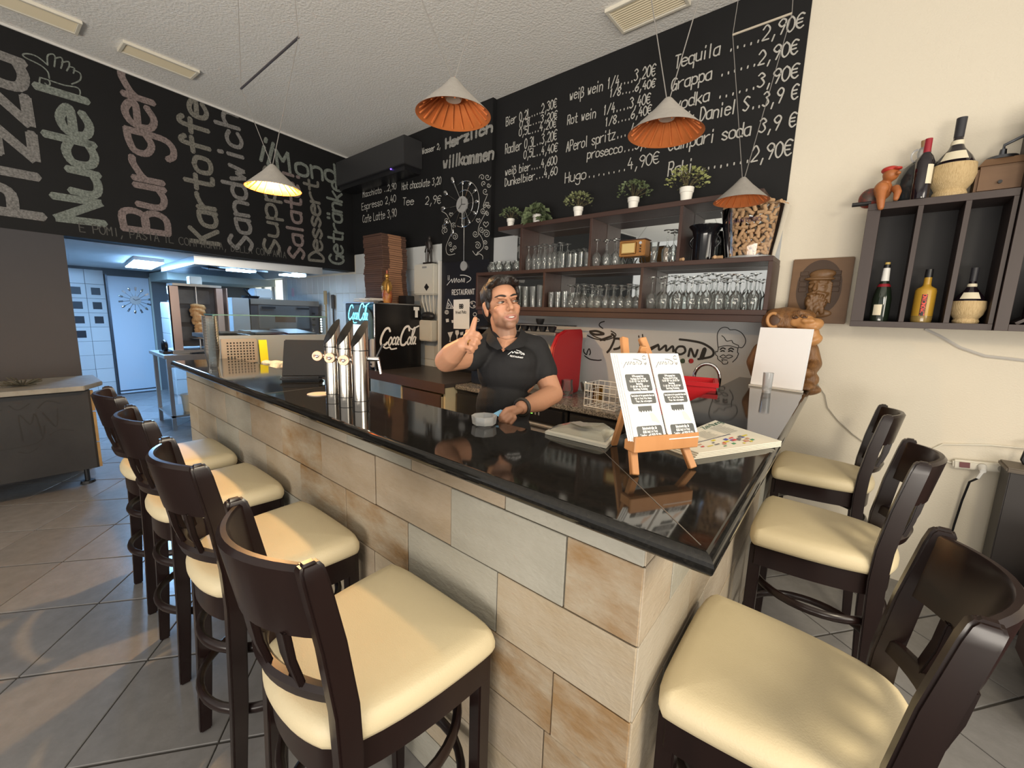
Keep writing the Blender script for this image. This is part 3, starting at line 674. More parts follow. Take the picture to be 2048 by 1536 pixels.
mug=tag(MB().lathe([(.001,.0),(.03,0),(.033,.06),(.031,.06),(.028,.006),(.001,.006)],16).mesh and link(MB().lathe([(.001,.0),(.03,0),(.033,.06),(.031,.06),(.028,.006),(.001,.006)],16).mesh('steel_cup',smooth=40),'steel_cup',chrome),'small shiny steel cup in the lower left shelf bay','cup'); mug.location=(-3.02,3.19,1.6405)
# potted plants on top
potm=mat('white_pot',(.80,.78,.73),.5); soil=mat('soil',(.03,.02,.012),.9)
def leafmat(i,c,d): return mat('leaf_%d'%i,c,.5,noise=(40,.25,d))
LMs=[leafmat(0,(.11,.14,.055),(.34,.36,.19)),leafmat(1,(.06,.085,.04),(.20,.25,.13)),leafmat(2,(.24,.28,.09),(.52,.54,.24))]
def plant(x,y,z,s,fr,fh,lm,lab,droop=0,seed=1,nl=190,ls=.013):
    r=random.Random(seed); t=thing('potted_plant',lab,'potted plant',(x,y,z),0,'plants on the glass shelf')
    pr=[(.030,0),(.0365,.052),(.0405,.054),(.0425,.083),(.039,.083),(.037,.06),(.001,.06)]
    MB().lathe([(a*s,b*s) for a,b in pr],28).obj('pot',potm,t,smooth=35,world=False)
    MB().lathe([(.037*s,.066*s),(.001,.068*s)],20,cap=False).obj('soil',soil,t,world=False)
    m=MB(); stm=MB()
    for k in range(nl):
        a=r.uniform(0,2*PI); e=r.uniform(-.25 if not droop else -.6,1.45); q=r.uniform(.55,1)**.6
        c=Vector((cos(a)*cos(e)*fr*1.15*q,sin(a)*cos(e)*fr*1.15*q,.07*s+fh*.38+sin(e)*fh*.62*q-(droop*fr*.9*cos(e)*q)))
        d=Vector((cos(a),sin(a),r.uniform(-.2,.9)-droop*1.5)).normalized()
        sd=d.cross(Vector((r.uniform(-1,1),r.uniform(-1,1),1.0))).normalized(); up=sd.cross(d)
        L=ls*1.6*r.uniform(.8,1.4)*(1+droop); w=L*.42
        m.add([c,c+d*L*.45+sd*w+up*w*.2,c+d*L,c+d*L*.45-sd*w+up*w*.2],[(0,1,2,3)])
        if k%9==0: stm.tube([(0,0,.066*s),(c.x*.4,c.y*.4,.06*s+(c.z-.06*s)*.6),tuple(c)],.0012,4)
    f=m.obj('foliage',lm,t,world=False); f['kind']='stuff'
    stm.obj('stems',mat('stem',(.10,.08,.04),.8),t,world=False)
ZP=2.388
plant(-2.728,3.185,ZP,.92,.085,.11,LMs[1],'leafy plant in a white pot, first from the pillar on the glass shelf',seed=1)
plant(-2.42,3.185,ZP,.95,.095,.13,LMs[1],'drooping long-leaved plant in a white pot, second from the pillar',droop=.8,seed=2,nl=110,ls=.022)
plant(-1.985,3.185,ZP,1,.105,.13,LMs[0],'bushy small-leaved plant in a white pot, middle of the five on the shelf',seed=3)
plant(-1.495,3.185,ZP,1.05,.11,.13,LMs[1],'dark green small-leaved plant in a white pot, fourth from the pillar',seed=4)
plant(-1.098,3.185,ZP,1.15,.125,.15,LMs[2],'bright yellow-green plant in a white pot nearest the cork bucket',seed=5,nl=240)
# toy television
tv=thing('toy_television','small retro wooden toy television on thin legs among the glasses','toy',(-1.46,3.175,1.976))
tvm=mat('tv_wood',(.36,.17,.045),.4,noise=(12,.3,(.27,.11,.025)),stretch=(.3,3,3))
MB().box(-1.565,-1.355,3.14,3.24,2.035,2.155).obj('cabinet',tvm,tv,bevel=.006)
MB().box(-1.570,-1.350,3.137,3.243,2.153,2.160).obj('top_panel',mat('tv_dark',(.05,.02,.012),.4),tv)
MB().box(-1.548,-1.422,3.133,3.141,2.050,2.140).obj('screen_frame',mat('tv_frame',(.42,.20,.05),.4),tv,bevel=.008)
MB().box(-1.538,-1.432,3.130,3.136,2.058,2.132).obj('screen',mat('tv_screen',(.62,.47,.20),.4),tv,bevel=.012,seg=3)
for i,zz in enumerate((2.128,2.105,2.085,2.065)): MB().cyl((-1.388,3.142,zz),(-1.388,3.130,zz),.011 if i==0 else .005,n=12).obj('knob',chrome if i==0 else black_plastic,tv,smooth=40)
for sx in (-1,1):
    for yy in (3.155,3.225): MB().cyl((-1.46+sx*.07,yy,2.036),(-1.46+sx*.088,yy,1.9765),.0035,.0025,8).obj('leg',black_plastic,tv)
# black ice bucket
ib=thing('ice_bucket','glossy black champagne bucket with ring handles on the shelf','bucket',(-.952,3.225,1.976))
MB().lathe([(.001,0),(.072,0),(.074,.02),(.078,.17),(.090,.21),(.112,.235),(.112,.240),(.086,.215),(.074,.17),(.068,.02),(.001,.018)],36).obj('body',mat('black_enamel',(.006,.006,.008),.12),ib,smooth=50,world=False)
for s in (-1,1):
    MB().tube([(s*(.080+.022*sin(PI*i/12)),0,.10+.07*i/12) for i in range(13)],.008,8).obj('handle',MATS['black_enamel'],ib,smooth=50,world=False)
# cork bucket with every cork of its own
cb=thing('cork_bucket','clear plastic bucket filled with wine corks at the end of the shelf','bucket',(-.665,3.245,1.976))
MB().lathe([(.001,.008),(.112,.008),(.122,0),(.124,.015),(.165,.315),(.169,.318)],40,cap=False).tf(Matrix.Diagonal((1.2,1,1,1))).obj('body',clear,cb,smooth=50,world=False)
MB().lathe([(.122,.0),(.1255,.012),(.119,.014),(.119,0)],40,cap=False).tf(Matrix.Diagonal((1.2,1,1,1))).obj('base_ring',glassmat('thick_glass',(.8,.8,.82),1,.25),cb,smooth=50,world=False)
write('SANTERO',(-.06,.215),(.075,.215),.022,.003,lambda u,v,d=0:(1.2*(.1585+d)*sin(u/.158-.1),-(.1585+d)*cos(u/.158-.1),v),'print',mat('purple_ink',(.05,.02,.06),.6),cb,jit=0,world=False)
cm=[mat('cork_%d'%i,c,.8,noise=(90,.25,tuple(x*.72 for x in c)),rand=.1) for i,c in enumerate([(.54,.37,.22),(.62,.46,.31),(.49,.31,.17)])]
ck=MB().cyl((0,0,-.0205),(0,0,.0205),.0115,n=12).mesh('wine_cork',smooth=40,bevel=.001,seg=1)
rk=random.Random(3); n=0
for layer in range(11):
    z=.030+layer*.0265; R=.120+.041*z/.315-.016
    cnt=23
    for i in range(cnt):
        a=2*PI*(i+.5*(layer%2))/cnt+rk.uniform(-.06,.06)
        if -.1<sin(a)*1.0 and sin(a)>.35: continue
        o=link(ck,'wine_cork',cm[rk.randrange(3)]); o.location=(-.665+1.2*R*cos(a),3.245+R*sin(a),1.976+z+rk.uniform(-.004,.004))
        tang=Vector((-sin(a),cos(a),0)); d=(tang*rk.uniform(-1,1)+Vector((0,0,rk.uniform(-1,1)))+Vector((cos(a),sin(a),0))*rk.uniform(-.25,.25)).normalized()
        o.rotation_euler=d.to_track_quat('Z','Y').to_euler(); tag(o,'wine cork in the clear cork bucket','cork','corks in the bucket'); n+=1
for ring_,cnt in ((.142,22),(.095,15),(.045,7)):
    for i in range(cnt):
        a=2*PI*i/cnt+rk.uniform(-.1,.1); o=link(ck,'wine_cork',cm[rk.randrange(3)])
        o.location=(-.665+1.2*ring_*cos(a),3.245+ring_*sin(a),1.976+.322+rk.uniform(0,.02)+(.142-ring_)*.2)
        o.rotation_euler=(rk.uniform(.8,1.6),rk.uniform(-.5,.5),rk.uniform(0,6)); tag(o,'wine cork in the clear cork bucket','cork','corks in the bucket'); n+=1
for i,(x,y) in enumerate([(-1.075,3.14),(-.855,3.135),(-.825,3.145)]):
    o=link(ck,'wine_cork',cm[i]); o.location=(x,y,1.9765+.0115); o.rotation_euler=(PI/2,0,[1.0,.5,1.4][i]); tag(o,['single wine cork lying left of the black ice bucket','wine cork lying at the foot of the black ice bucket','wine cork lying against the cork bucket'][i],'cork','loose corks on the shelf')
print('corks',n)
# ================================================================ work side behind the bar
gran=mat('speckled_granite',(.30,.27,.23),.25,noise=(90,.10,(.07,.065,.06)))
bc=thing('back_worktop','speckled granite worktop along the wall under the logo','worktop',(-1.8,3.05,.84))
MB().box(-2.98,-.66,2.72,3.385,.84,.88).obj('slab',gran,bc,bevel=.005)
def cab(x0,x1,z1,name,lab,cat,body,cat_parts):
    t=thing(name,lab,cat,((x0+x1)/2,3.05,0)); MB().box(x0,x1,2.76,3.37,.06,z1).obj('body',body,t,bevel=.004); MB().box(x0+.02,x1-.02,2.80,3.3,0,.06).obj('plinth',black_plastic,t)
    cat_parts(t); return t
dkm=mat('dark_cabinet',(.022,.021,.021),.35)
def p_(t):
    MB().box(-2.10,-1.75,2.735,2.76,.70,.815).obj('control_panel',black_plastic,t,bevel=.004)
    led=mat('green_led',(.1,.9,.1),.4,emit=(.25,1,.08,4))
    for i,x in enumerate((-2.07,-2.055)): MB().box(x,x+.010,2.7335,2.736,.755,.782).obj('display_digit',led,t)
    for i,x in enumerate((-2.02,-1.985)): MB().box(x,x+.012,2.733,2.736,.752,.778).obj('button',mat('grey_button',(.25,.25,.25),.5),t)
    MB().box(-2.10,-1.76,2.728,2.76,.55,.68).obj('door',mat('washer_steel',(.62,.60,.58),.3,.6),t,bevel=.004)
    MB().box(-2.10,-1.76,2.705,2.728,.655,.672).obj('handle',steel,t,bevel=.004)
cab(-2.13,-1.72,.838,'glass_washer','black under-counter glass washer with green digits beside the barkeeper','appliance',dkm,p_)
def p_(t):
    for a,b in ((-1.68,-1.20),(-1.18,-.68)):
        d=MB().box(a,b,2.735,2.76,.10,.80).obj('door',dkm,t,bevel=.004); MB().box(a+.03,b-.03,2.715,2.735,.74,.765).obj('handle',black_plastic,t,bevel=.004)
cab(-1.70,-.66,.838,'bottle_fridge','black two-door under-counter fridge right of the glass washer','fridge',dkm,p_)
def p_(t):
    for a,b in ((-2.97,-2.56),(-2.54,-2.14)):
        MB().box(a,b,2.735,2.76,.10,.80).obj('door',dkm,t,bevel=.004)
cab(-2.98,-2.14,.838,'base_cabinet','dark base cabinet behind the barkeeper','cabinet',dkm,p_)
brw=mat('brown_laminate',(.10,.055,.035),.4,noise=(8,.3,(.075,.04,.026)),stretch=(.3,3,3))
cream_c=mat('cream_board',(.62,.52,.33),.5)
wl=thing('side_worktop','dark brown worktop beside the drinks machine','worktop',(-3.6,3.0,.86))
MB().box(-4.95,-2.99,2.60,3.385,.855,.895).obj('slab',mat('dark_worktop',(.055,.045,.040),.35),wl,bevel=.004)
MB().box(-4.95,-2.99,2.592,2.600,.80,.895).obj('front_edge',brw,wl)
wc=thing('drawer_cabinet','cream cabinet with an open brown box drawer under the dark worktop','cabinet',(-3.4,2.98,0))
MB().box(-3.03,-3.005,2.62,3.36,0,.853).obj('side_panel',cream_c,wc); MB().box(-3.72,-3.70,2.62,3.36,0,.853).obj('side_panel',cream_c,wc)
MB().box(-3.70,-3.03,3.34,3.36,.05,.853).obj('back_panel',cream_c,wc)
dr=MB().box(-3.66,-3.06,2.60,2.62,.62,.78).obj('drawer_front',brw,wc,bevel=.004)
MB().box(-3.66,-3.06,2.62,3.10,.62,.635).obj('drawer_floor',cream_c,wc)
MB().box(-3.075,-3.06,2.62,3.10,.62,.76).obj('drawer_side',cream_c,wc)
MB().box(-3.70,-3.03,2.64,3.34,.10,.30).obj('lower_shelf',cream_c,wc)
# espresso machine
em=thing('espresso_machine','red espresso machine with chrome cup rail behind the barkeeper','coffee machine',(-2.33,3.05,.88))
redm=mat('espresso_red',(.40,.010,.016),.35)
side=[(2.90,.0),(2.86,.10),(2.84,.30),(2.86,.42),(2.93,.52),(3.05,.565),(3.30,.57),(3.32,.50),(3.30,.05),(3.28,.0)]
for x0,x1 in ((-1.985,-1.945),(-2.72,-2.68)):
    MB().loft([[(x0,y,.885+z) for y,z in side],[(x1,y,.885+z) for y,z in side]]).obj('side_panel',redm,em,bevel=.008,smooth=40)
MB().box(-2.68,-1.985,2.98,3.28,.90,1.40).obj('body',chrome,em,bevel=.01)
MB().box(-2.68,-1.985,2.87,3.0,.89,.94).obj('drip_tray',steel,em,bevel=.004)
MB().box(-2.69,-1.98,2.92,3.27,1.40,1.425).obj('cup_tray',steel,em,bevel=.004)
for yy in (2.93,3.26): MB().tube([(-2.69,yy,1.48),(-1.98,yy,1.48)],.006,8).obj('cup_rail',chrome,em,smooth=50)
for xx in (-2.5,-2.18): 
    g=MB().cyl((xx,2.95,1.24),(xx,2.95,1.16),.035,n=18).obj('brew_group',chrome,em,smooth=40); MB().cyl((xx,2.95,1.17),(xx,2.78,1.15),.011,n=10).obj('portafilter',black_plastic,g,smooth=40)
cupm=MB().lathe([(.001,0),(.022,0),(.036,.03),(.040,.055),(.037,.055),(.033,.03),(.001,.006)],18).mesh('coffee_cup',smooth=40)
for i,(x,y) in enumerate([(-2.46,2.99),(-2.36,2.99),(-2.26,2.99),(-2.16,2.99),(-2.06,2.99),(-2.42,3.08),(-2.32,3.08),(-2.22,3.08),(-2.12,3.08)]):
    o=link(cupm,'coffee_cup',[black_plastic,chrome][i%2]); o.location=(x,y,1.4255); tag(o,'small coffee cup on top of the red espresso machine','cup','cups on the espresso machine')
o=link(cupm,'coffee_cup',white_plastic); o.location=(-2.22,3.03,1.482); tag(o,'white-lined coffee cup stacked highest on the espresso machine','cup','cups on the espresso machine')
# grinder left of the barkeeper
gr=thing('coffee_grinder','black coffee grinder with clear hopper left of the barkeeper','coffee grinder',(-2.86,3.0,.88))
MB().box(-2.95,-2.77,2.90,3.12,.885,1.18).obj('body',steel_dark,gr,bevel=.01); MB().lathe([(.06,1.18),(.095,1.40),(.098,1.42)],20,(-2.86,3.0,0),cap=False).obj('hopper',glassmat('smoke_glass',(.3,.3,.3)),gr,smooth=40)
MB().lathe([(.10,1.42),(.10,1.44),(.03,1.45)],20,(-2.86,3.0,0)).obj('lid',black_plastic,gr,smooth=40); MB().box(-2.89,-2.83,2.82,2.90,1.02,1.06).obj('spout',black_plastic,gr)
# small things on the granite
tubw=mat('white_wire',(.75,.75,.73),.4)
wb=thing('wire_basket','white wire glass basket on the granite worktop','basket',(-1.47,2.90,.88))
for zz in (.886,.945,1.005,1.062): MB().tube([(-1.60,2.80,zz),(-1.34,2.80,zz),(-1.34,3.02,zz),(-1.60,3.02,zz)],.0038,6,closed=True).obj('wire_loop',tubw,wb)
for i in range(6):
    x=-1.60+.052*i; MB().tube([(x,2.80,1.062),(x,2.80,.886),(x,3.02,.886),(x,3.02,1.062)],.003,6).obj('wire_upright',tubw,wb)
for i in range(1,4):
    y=2.80+.055*i; MB().tube([(-1.60,y,1.062),(-1.60,y,.886),(-1.34,y,.886),(-1.34,y,1.062)],.003,6).obj('wire_upright',tubw,wb)
def lobj(name,prof,loc,mt,lab,cat,n=22):
    o=link(MB().lathe(prof,n,cap=False).mesh(name,smooth=45),name,mt); o.location=loc; return tag(o,lab,cat)
lobj('ice_cream_glass',[(.001,.004),(.035,.0),(.010,.012),(.010,.03),(.045,.075),(.058,.14),(.056,.14),(.042,.078),(.001,.035)],(-1.74,3.08,.8805),drinkglass,'fluted sundae glass on the granite beside the gold tin','glass')
lobj('glass_jug',[(.001,.004),(.050,.0),(.055,.06),(.045,.12),(.048,.15),(.046,.15),(.042,.12),(.052,.06),(.001,.008)],(-1.90,3.02,.8805),drinkglass,'clear glass jug on the granite beside the espresso machine','glass')
lobj('gold_tin',[(.001,0),(.042,0),(.042,.115),(.039,.115),(.039,.01),(.001,.01)],(-1.665,3.14,.8805),mat('brass',(.55,.33,.08),.25,1),'gold-coloured tin behind the white wire basket','tin')
fa=thing('faucet','chrome gooseneck faucet behind the red crate','faucet',(-.77,3.12,.88))
MB().tube([(-.735,3.12,.88),(-.735,3.12,1.15)]+[(-.815+.080*cos(a),3.12-.01*a,1.17+.095*sin(a)) for a in np.linspace(0,PI*1.05,14)],.013,12).obj('neck',chrome,fa,smooth=50)
MB().lathe([(.028,.8805),(.026,.92),(.015,.93)],18,(-.735,3.12,0)).obj('base',chrome,fa,smooth=40); MB().cyl((-.735,3.12,.93),(-.66,3.06,.98),.008,n=10).obj('lever',chrome,fa,smooth=40)
cr=thing('red_crate','red plastic crate of packets behind the brochure stand','crate',(-.80,2.62,.88))
R=Matrix.Rotation(.28,3,'Z')
def cr_b(c,s): return MB().obox(R@Vector(c)+Vector((-.80,2.62,.885)),s,R)
cr_b((0,0,.006),(.30,.22,.012)).obj('floor',red_plastic,cr)
for c,s in [((0,-.11,.16),(.32,.016,.32)),((0,.11,.16),(.32,.016,.32)),((-.155,0,.16),(.016,.22,.32)),((.155,0,.16),(.016,.22,.32))]: cr_b(c,s).obj('wall',red_plastic,cr,bevel=.004)
MB().loft([[tuple(R@Vector((x*1.06,y*1.06,z))+Vector((-.80,2.62,.885))) for x,y in ((-.163,-.118),(.163,-.118),(.163,.118),(-.163,.118))] for z in (.30,.325)]+[[tuple(R@Vector((x*.95,y*.95,z))+Vector((-.80,2.62,.885))) for x,y in ((-.163,-.118),(.163,-.118),(.163,.118),(-.163,.118))] for z in (.325,.30)],cap=False).obj('rim',red_plastic,cr)
for i,(x,y,c) in enumerate([(-.86,2.60,(.75,.72,.68)),(-.80,2.66,(.65,.16,.06)),(-.75,2.60,(.75,.74,.72)),(-.84,2.68,(.6,.3,.1))]):
    tag(place(blob(eball(MB(),(x,y,1.12),(1,.3,0),(-.3,1,0),(0,0,1),(.055,.035,.05)),.01,2,'snack_packet'),'snack_packet',mat('packet_%d'%i,c,.3,noise=(25,.2,(.8,.8,.8)))),['white snack packet at the left of the red crate','red-printed snack packet in the middle of the red crate','white snack packet at the right of the red crate','orange snack packet at the back of the red crate'][i],'packet')
# ================================================================ drinks machine and what stands on it
CX0,CX1,CY0,CY1,CZ0,CZ1=-4.86,-4.20,2.615,3.262,.895,1.655
dm=thing('drinks_machine','black Coca-Cola drinks dispenser with lit front beside the kitchen','drinks machine',((CX0+CX1)/2,2.94,CZ0))
MB().box(CX0,CX1-.004,CY0+.03,CY1,CZ0,CZ1-.012).obj('body',black_plastic,dm,bevel=.006)
MB().box(CX1-.004,CX1,CY0+.03,CY1,CZ0,CZ1-.012).obj('side_panel',mat('black_gloss',(.008,.008,.009),.22),dm)
MB().box(CX0-.005,CX1+.005,CY0,CY1+.01,CZ1-.012,CZ1).obj('top_panel',steel,dm)
MB().tube([(CX1-.012,CY0+.015,CZ0),(CX1-.012,CY0+.015,CZ1-.02)],.012,8).obj('corner_trim',chrome,dm,smooth=50)
fr_=[(-4.80,1.24),(-4.80,1.46),(-4.77,1.54),(-4.69,1.60),(-4.53,1.62),(-4.37,1.60),(-4.29,1.54),(-4.26,1.46),(-4.26,1.24)]
MB().loft([[(x,CY0+.03,z) for x,z in fr_],[(x,CY0,z) for x,z in fr_]]).obj('front_panel',mat('panel_blue_grey',(.10,.17,.21),.3),dm,bevel=.004)
MB().box(-4.74,-4.32,CY0-.004,CY0,1.27,1.40).obj('light_panel',mat('lit_panel',(.7,.9,1),.4,emit=(.62,.88,1,1.6)),dm)
MB().box(-4.78,-4.28,CY0+.004,CY0+.03,.90,1.22).obj('nozzle_bay',mat('bay_dark',(.03,.03,.032),.3),dm)
for i in range(4): MB().cyl((-4.70+i*.11,CY0+.0,1.20),(-4.70+i*.11,CY0+.0,1.10),.018,n=12).obj('nozzle',chrome,dm,smooth=40)
MB().box(-4.27,-4.215,CY0-.02,CY0+.03,.93,1.25).obj('door_handle',mat('grey_white',(.55,.55,.57),.35),dm,bevel=.01)
MB().box(-4.262,-4.225,CY0-.024,CY0-.018,.955,.975).obj('lock',black_plastic,dm)
cyan=mat('cyan_neon',(.2,.7,.9),.4,emit=(.15,.75,1.0,3.2))
FC=lambda u,v,d=0:(u,CY0-.002-d,v)
def script_logo(o,ex,ez,s,fr,w,name,mt,par):
    """flowing two-word script with a swash"""
    def T(P): return [(o[0]+(x+.22*y)*s*ex,o[1]+y*s*ez) for x,y in P]
    D=1.7
    th=[[(2.9,5.4),(2.2,6.4),(1.0,6.0),(.1,4.0),(.0,2.0),(.7,.8),(1.9,1.0),(2.6,1.7)],[(8.9+D,5.6),(8.4+D,7.0),(7.0+D,6.6),(6.1+D,4.4),(6.0+D,2.2),(6.6+D,.8),(7.8+D,.7),(8.6+D,1.6)]]
    o_=lambda x:[(x+.5,3.4),(x,2.3),(x+.15,1.0),(x+.7,.8),(x+1.15,2.0),(x+.8,3.3),(x+.4,3.3)]
    a_=lambda x:[(x+1.0,3.2),(x+.4,3.4),(x,2.2),(x+.3,.9),(x+.8,1.4),(x+1.1,3.3),(x+1.05,1.2),(x+1.5,.9)]
    md=[o_(3.1),[(5.4,3.0),(5.0,3.4),(4.6,2.2),(4.8,1.0),(5.5,1.2)],a_(5.7),[(7.2,2.6),(7.8,2.7)],o_(9.0+D),[(10.3+D,1.6),(11.2+D,5.6),(10.9+D,6.6),(10.4+D,5.2),(10.35+D,1.4),(10.8+D,.9)],a_(11.1+D),[(.9,.6),(2.4,-.2),(3.8,.1),(4.6,-.6),(6.6,-.4)],[(8.6+D,6.8),(10.0+D,6.0),(11.4+D,6.6),(12.6+D,7.2)]]
    for p in th: draw([T(p)],fr,w*1.5,name,mt,par)
    for p in md: draw([T(p)],fr,w,name,mt,par)
script_logo((-4.745,1.435),1,1,.029,FC,.010,'neon_script',cyan,dm)
FS=lambda u,v,d=0:(CX1+.0012+d,u,v)
script_logo((2.68,1.150),1,1,.0345,FS,.017,'script_logo',mat('logo_white',(.85,.85,.85),.5),dm)
MB().box(CX1,CX1+.002,3.155,3.235,1.585,1.625).obj('sticker',white_plastic,dm); MB().box(CX1,CX1+.002,3.175,3.215,1.50,1.585).obj('sticker',white_plastic,dm)
MB().cyl((-4.45,CY0-.002,1.17),(-4.45,CY0-.006,1.17),.02,n=14).obj('badge',mat('blue_led',(.1,.2,.9),.4,emit=(.1,.2,1,2)),dm)
rp=random.Random(4)
for i in range(7):
    a=rp.uniform(-.35,.35); c=(-4.62+rp.uniform(-.05,.05),2.80+rp.uniform(-.03,.03),CZ1+.004+i*.007)
    if i>3: c=(-4.50+rp.uniform(-.05,.05),2.78,c[2])
    tag(MB().obox(c,(.30,.21,.006),Matrix.Rotation(a,3,'Z')).obj('paper_stack_sheet',paper),'white paper lying in the pile on the drinks machine','paper','papers on the drinks machine')
bf=thing('figure_bottle','gilded figure-shaped bottle with red skirt on the drinks machine','bottle',(-4.30,2.86,CZ1))
gold=mat('gilding',(.60,.36,.10),.3,.7,noise=(30,.25,(.35,.16,.03)))
MB().lathe([(.001,0),(.045,0),(.055,.03),(.060,.10),(.050,.15)],22).obj('skirt',mat('red_robe',(.22,.02,.015),.4,noise=(14,.12,(.45,.22,.05))),bf,smooth=50,world=False)
place(blob(eball(eball(MB().lathe([(.052,.14),(.060,.19),(.045,.24),(.020,.265),(.016,.28),(.026,.295),(.028,.315),(.014,.335)],22),(-.05,-.02,.17),(1,0,0),(0,1,0),(0,0,1),(.022,.022,.07)),(.05,-.02,.17),(1,0,0),(0,1,0),(0,0,1),(.022,.022,.07)),.006,3,'torso'),'torso',gold,None).parent=bf
MB().cyl((0,0,.33),(0,0,.37),.010,n=10).obj('cork',mat('cork_red',(.4,.1,.05),.6),bf,world=False)
tag(MB().box(-4.40,-4.24,3.08,3.20,CZ1+.001,CZ1+.10).obj('small_black_box',black_plastic,bevel=.006),'small black box on the drinks machine behind the gilded bottle','box')
box_d=mat('box_brown',(.075,.036,.024),.7,noise=(8,.3,(.10,.05,.033)),rand=.15); box_l=mat('box_tan',(.30,.15,.082),.7,rand=.12)
bxm=MB().box(-.197,.197,-.172,.172,0,.0235).mesh('pizza_box',bevel=.002,seg=1); flp=MB().box(.197,.2005,-.08,.10,.002,.0225).mesh('front_flap')
for i in range(33):
    o=link(bxm,'pizza_box',box_d); o.location=(-4.648+rp.uniform(-.007,.007)+.012*sin(i*.35),3.072+rp.uniform(-.006,.006),CZ1+.001+i*.0245); o.rotation_euler=(0,0,rp.uniform(-.02,.02))
    tag(o,'flat brown pizza box in the tall stack on the drinks machine','box','stacked pizza boxes'); link(flp,'front_flap',box_l,o)
# things on the wall beside the pillar
hb=mat('boiler_cream',(.56,.54,.48),.4)
wh=thing('water_boiler','small cream wall-hung water boiler beside the pillar','boiler',(-4.12,3.30,1.77))
MB().box(-4.31,-3.94,3.24,3.388,1.77,2.13).obj('casing',hb,wh,bevel=.015); MB().obox((-4.06,3.238,1.86),(.06,.006,.06),Matrix.Rotation(.78,3,'Y')).obj('badge',black_plastic,wh)
MB().box(-4.14,-4.06,3.236,3.242,2.08,2.10).obj('label_plate',mat('grey_button',(.25,.25,.25),.5),wh)
for i in range(4): MB().tube([(-4.22+i*.07,3.30,1.77),(-4.22+i*.07,3.30,1.70),(-4.20+i*.05,3.34,1.55)],.009,8).obj('pipe',hb,wh,smooth=50)
se=thing('wall_box','pale plastic box under the water boiler with black device on top','box',(-4.14,3.31,1.22))
MB().box(-4.31,-3.98,3.24,3.388,1.22,1.47).obj('casing',hb,se,bevel=.012); MB().cyl((-4.26,3.24,1.31),(-4.26,3.232,1.31),.022,n=14).obj('knob',black_plastic,se)
place(blob(eball(MB(),(-4.12,3.31,1.52),(1,0,0),(0,1,0),(0,0,1),(.12,.06,.055)),.01,2,'radio'),'black_device',black_plastic).parent=None
bd=bpy.data.objects['black_device']; tag(bd,'rounded black device sitting on the pale wall box','device')
struct(MB().box(-3.925,-3.90,3.30,3.345,.9,2.16).obj('trim_2',mat('white_trim',(.7,.69,.66),.6)))
fg=thing('statuette','slim dark standing statuette on top of the water boiler','statuette',(-4.08,3.30,2.13))
bz=mat('dark_bronze',(.035,.030,.028),.35,.5)
m=MB(); chain(m,[(0,0,.30),(0,0,.26)],[.022,.02]); chain(m,[(0,0,.25),(0,0,.17)],[.034,.028])
for s in (-1,1): chain(m,[(s*.02,0,.17),(s*.028,0,.09),(s*.034,0,.02)],[.018,.014,.012]); chain(m,[(s*.036,0,.24),(s*.055,-.01,.18),(s*.045,-.03,.14)],[.012,.010,.009])
me=blob(m,.005,3,'figure'); o=link(me,'figure',bz,fg)
MB().box(-.07,.07,-.045,.045,0,.02).obj('base',bz,fg,world=False); MB().cyl((-.055,-.01,.02),(-.055,-.01,.26),.005,n=8).obj('staff',bz,fg,world=False)
# long box at the ceiling before the recess
ac=thing('ceiling_unit','long dark grey box unit under the ceiling beside the pillar','air unit',(-5.2,3.37,3.2))
MB().box(-5.88,-4.32,3.126,3.388,3.255,3.563).obj('casing',mat('ac_grey',(.030,.030,.032),.5),ac,bevel=.006); MB().box(-5.86,-4.36,3.16,3.388,3.20,3.255).obj('air_outlet',black_plastic,ac)
MB().ball((-4.62,3.15,3.252),.010).obj('indicator_lamp',mat('violet_led',(.2,.1,1),.4,emit=(.2,.1,1,3)),ac)
# ================================================================ kitchen beyond the hanging wall
kl=thing('kitchen_ceiling_light','bright fluorescent panel light in the kitchen ceiling','ceiling light',(-7.1,1.26,2.13))
PL=[(-8.3,1.17),(-8.36,1.47),(-6.96,1.36),(-6.90,1.06)]
MB().loft([[(x,y,2.085) for x,y in PL],[(x,y,2.13) for x,y in PL]]).obj('housing',white_plastic,kl)
MB().loft([[(x*.985-.105,y*.985+.018,2.075) for x,y in PL],[(x*.985-.105,y*.985+.018,2.086) for x,y in PL]]).obj('diffuser',mat('fluorescent',(1,1,1),.5,emit=(.30,.58,1,85)),kl)
# steel extractor hood
hd=thing('extractor_hood','stainless steel extractor hood over the kitchen stations','hood',(-7,2.1,2.0))
HP=[(-8.0,1.52),(-6.06,1.46),(-5.84,2.86),(-8.0,2.95)]
c_=np.mean(HP,axis=0); IN=[tuple(c_+(np.array(p)-c_)*.90) for p in HP]; I2=[tuple(c_+(np.array(p)-c_)*.55) for p in HP]
Rg=lambda P,z:[(x,y,z) for x,y in P]
MB().loft([Rg(HP,2.128),Rg(HP,2.035),Rg(IN,2.035),Rg(I2,2.118)]).obj('canopy',mat('hood_steel',(.50,.53,.57),.32,1),hd)
for y in (1.9,2.55): MB().box(-6.50,-6.28,y,y+.28,2.020,2.040).obj('hood_lamp',mat('hood_lamp_glow',(1,1,1),.5,emit=(.50,.76,1,30)),hd)
for i in range(3): MB().obox((-7.4+i*.45,2.2,2.10),(.40,.6,.02),Matrix.Rotation(.12,3,'Y')).obj('filter',steel_dark,hd)
struct(MB().box(-9.9,-8.6,1.7,3.3,1.96,2.10).obj('trim_3',mat('pale_beam',(.50,.53,.47),.7)))
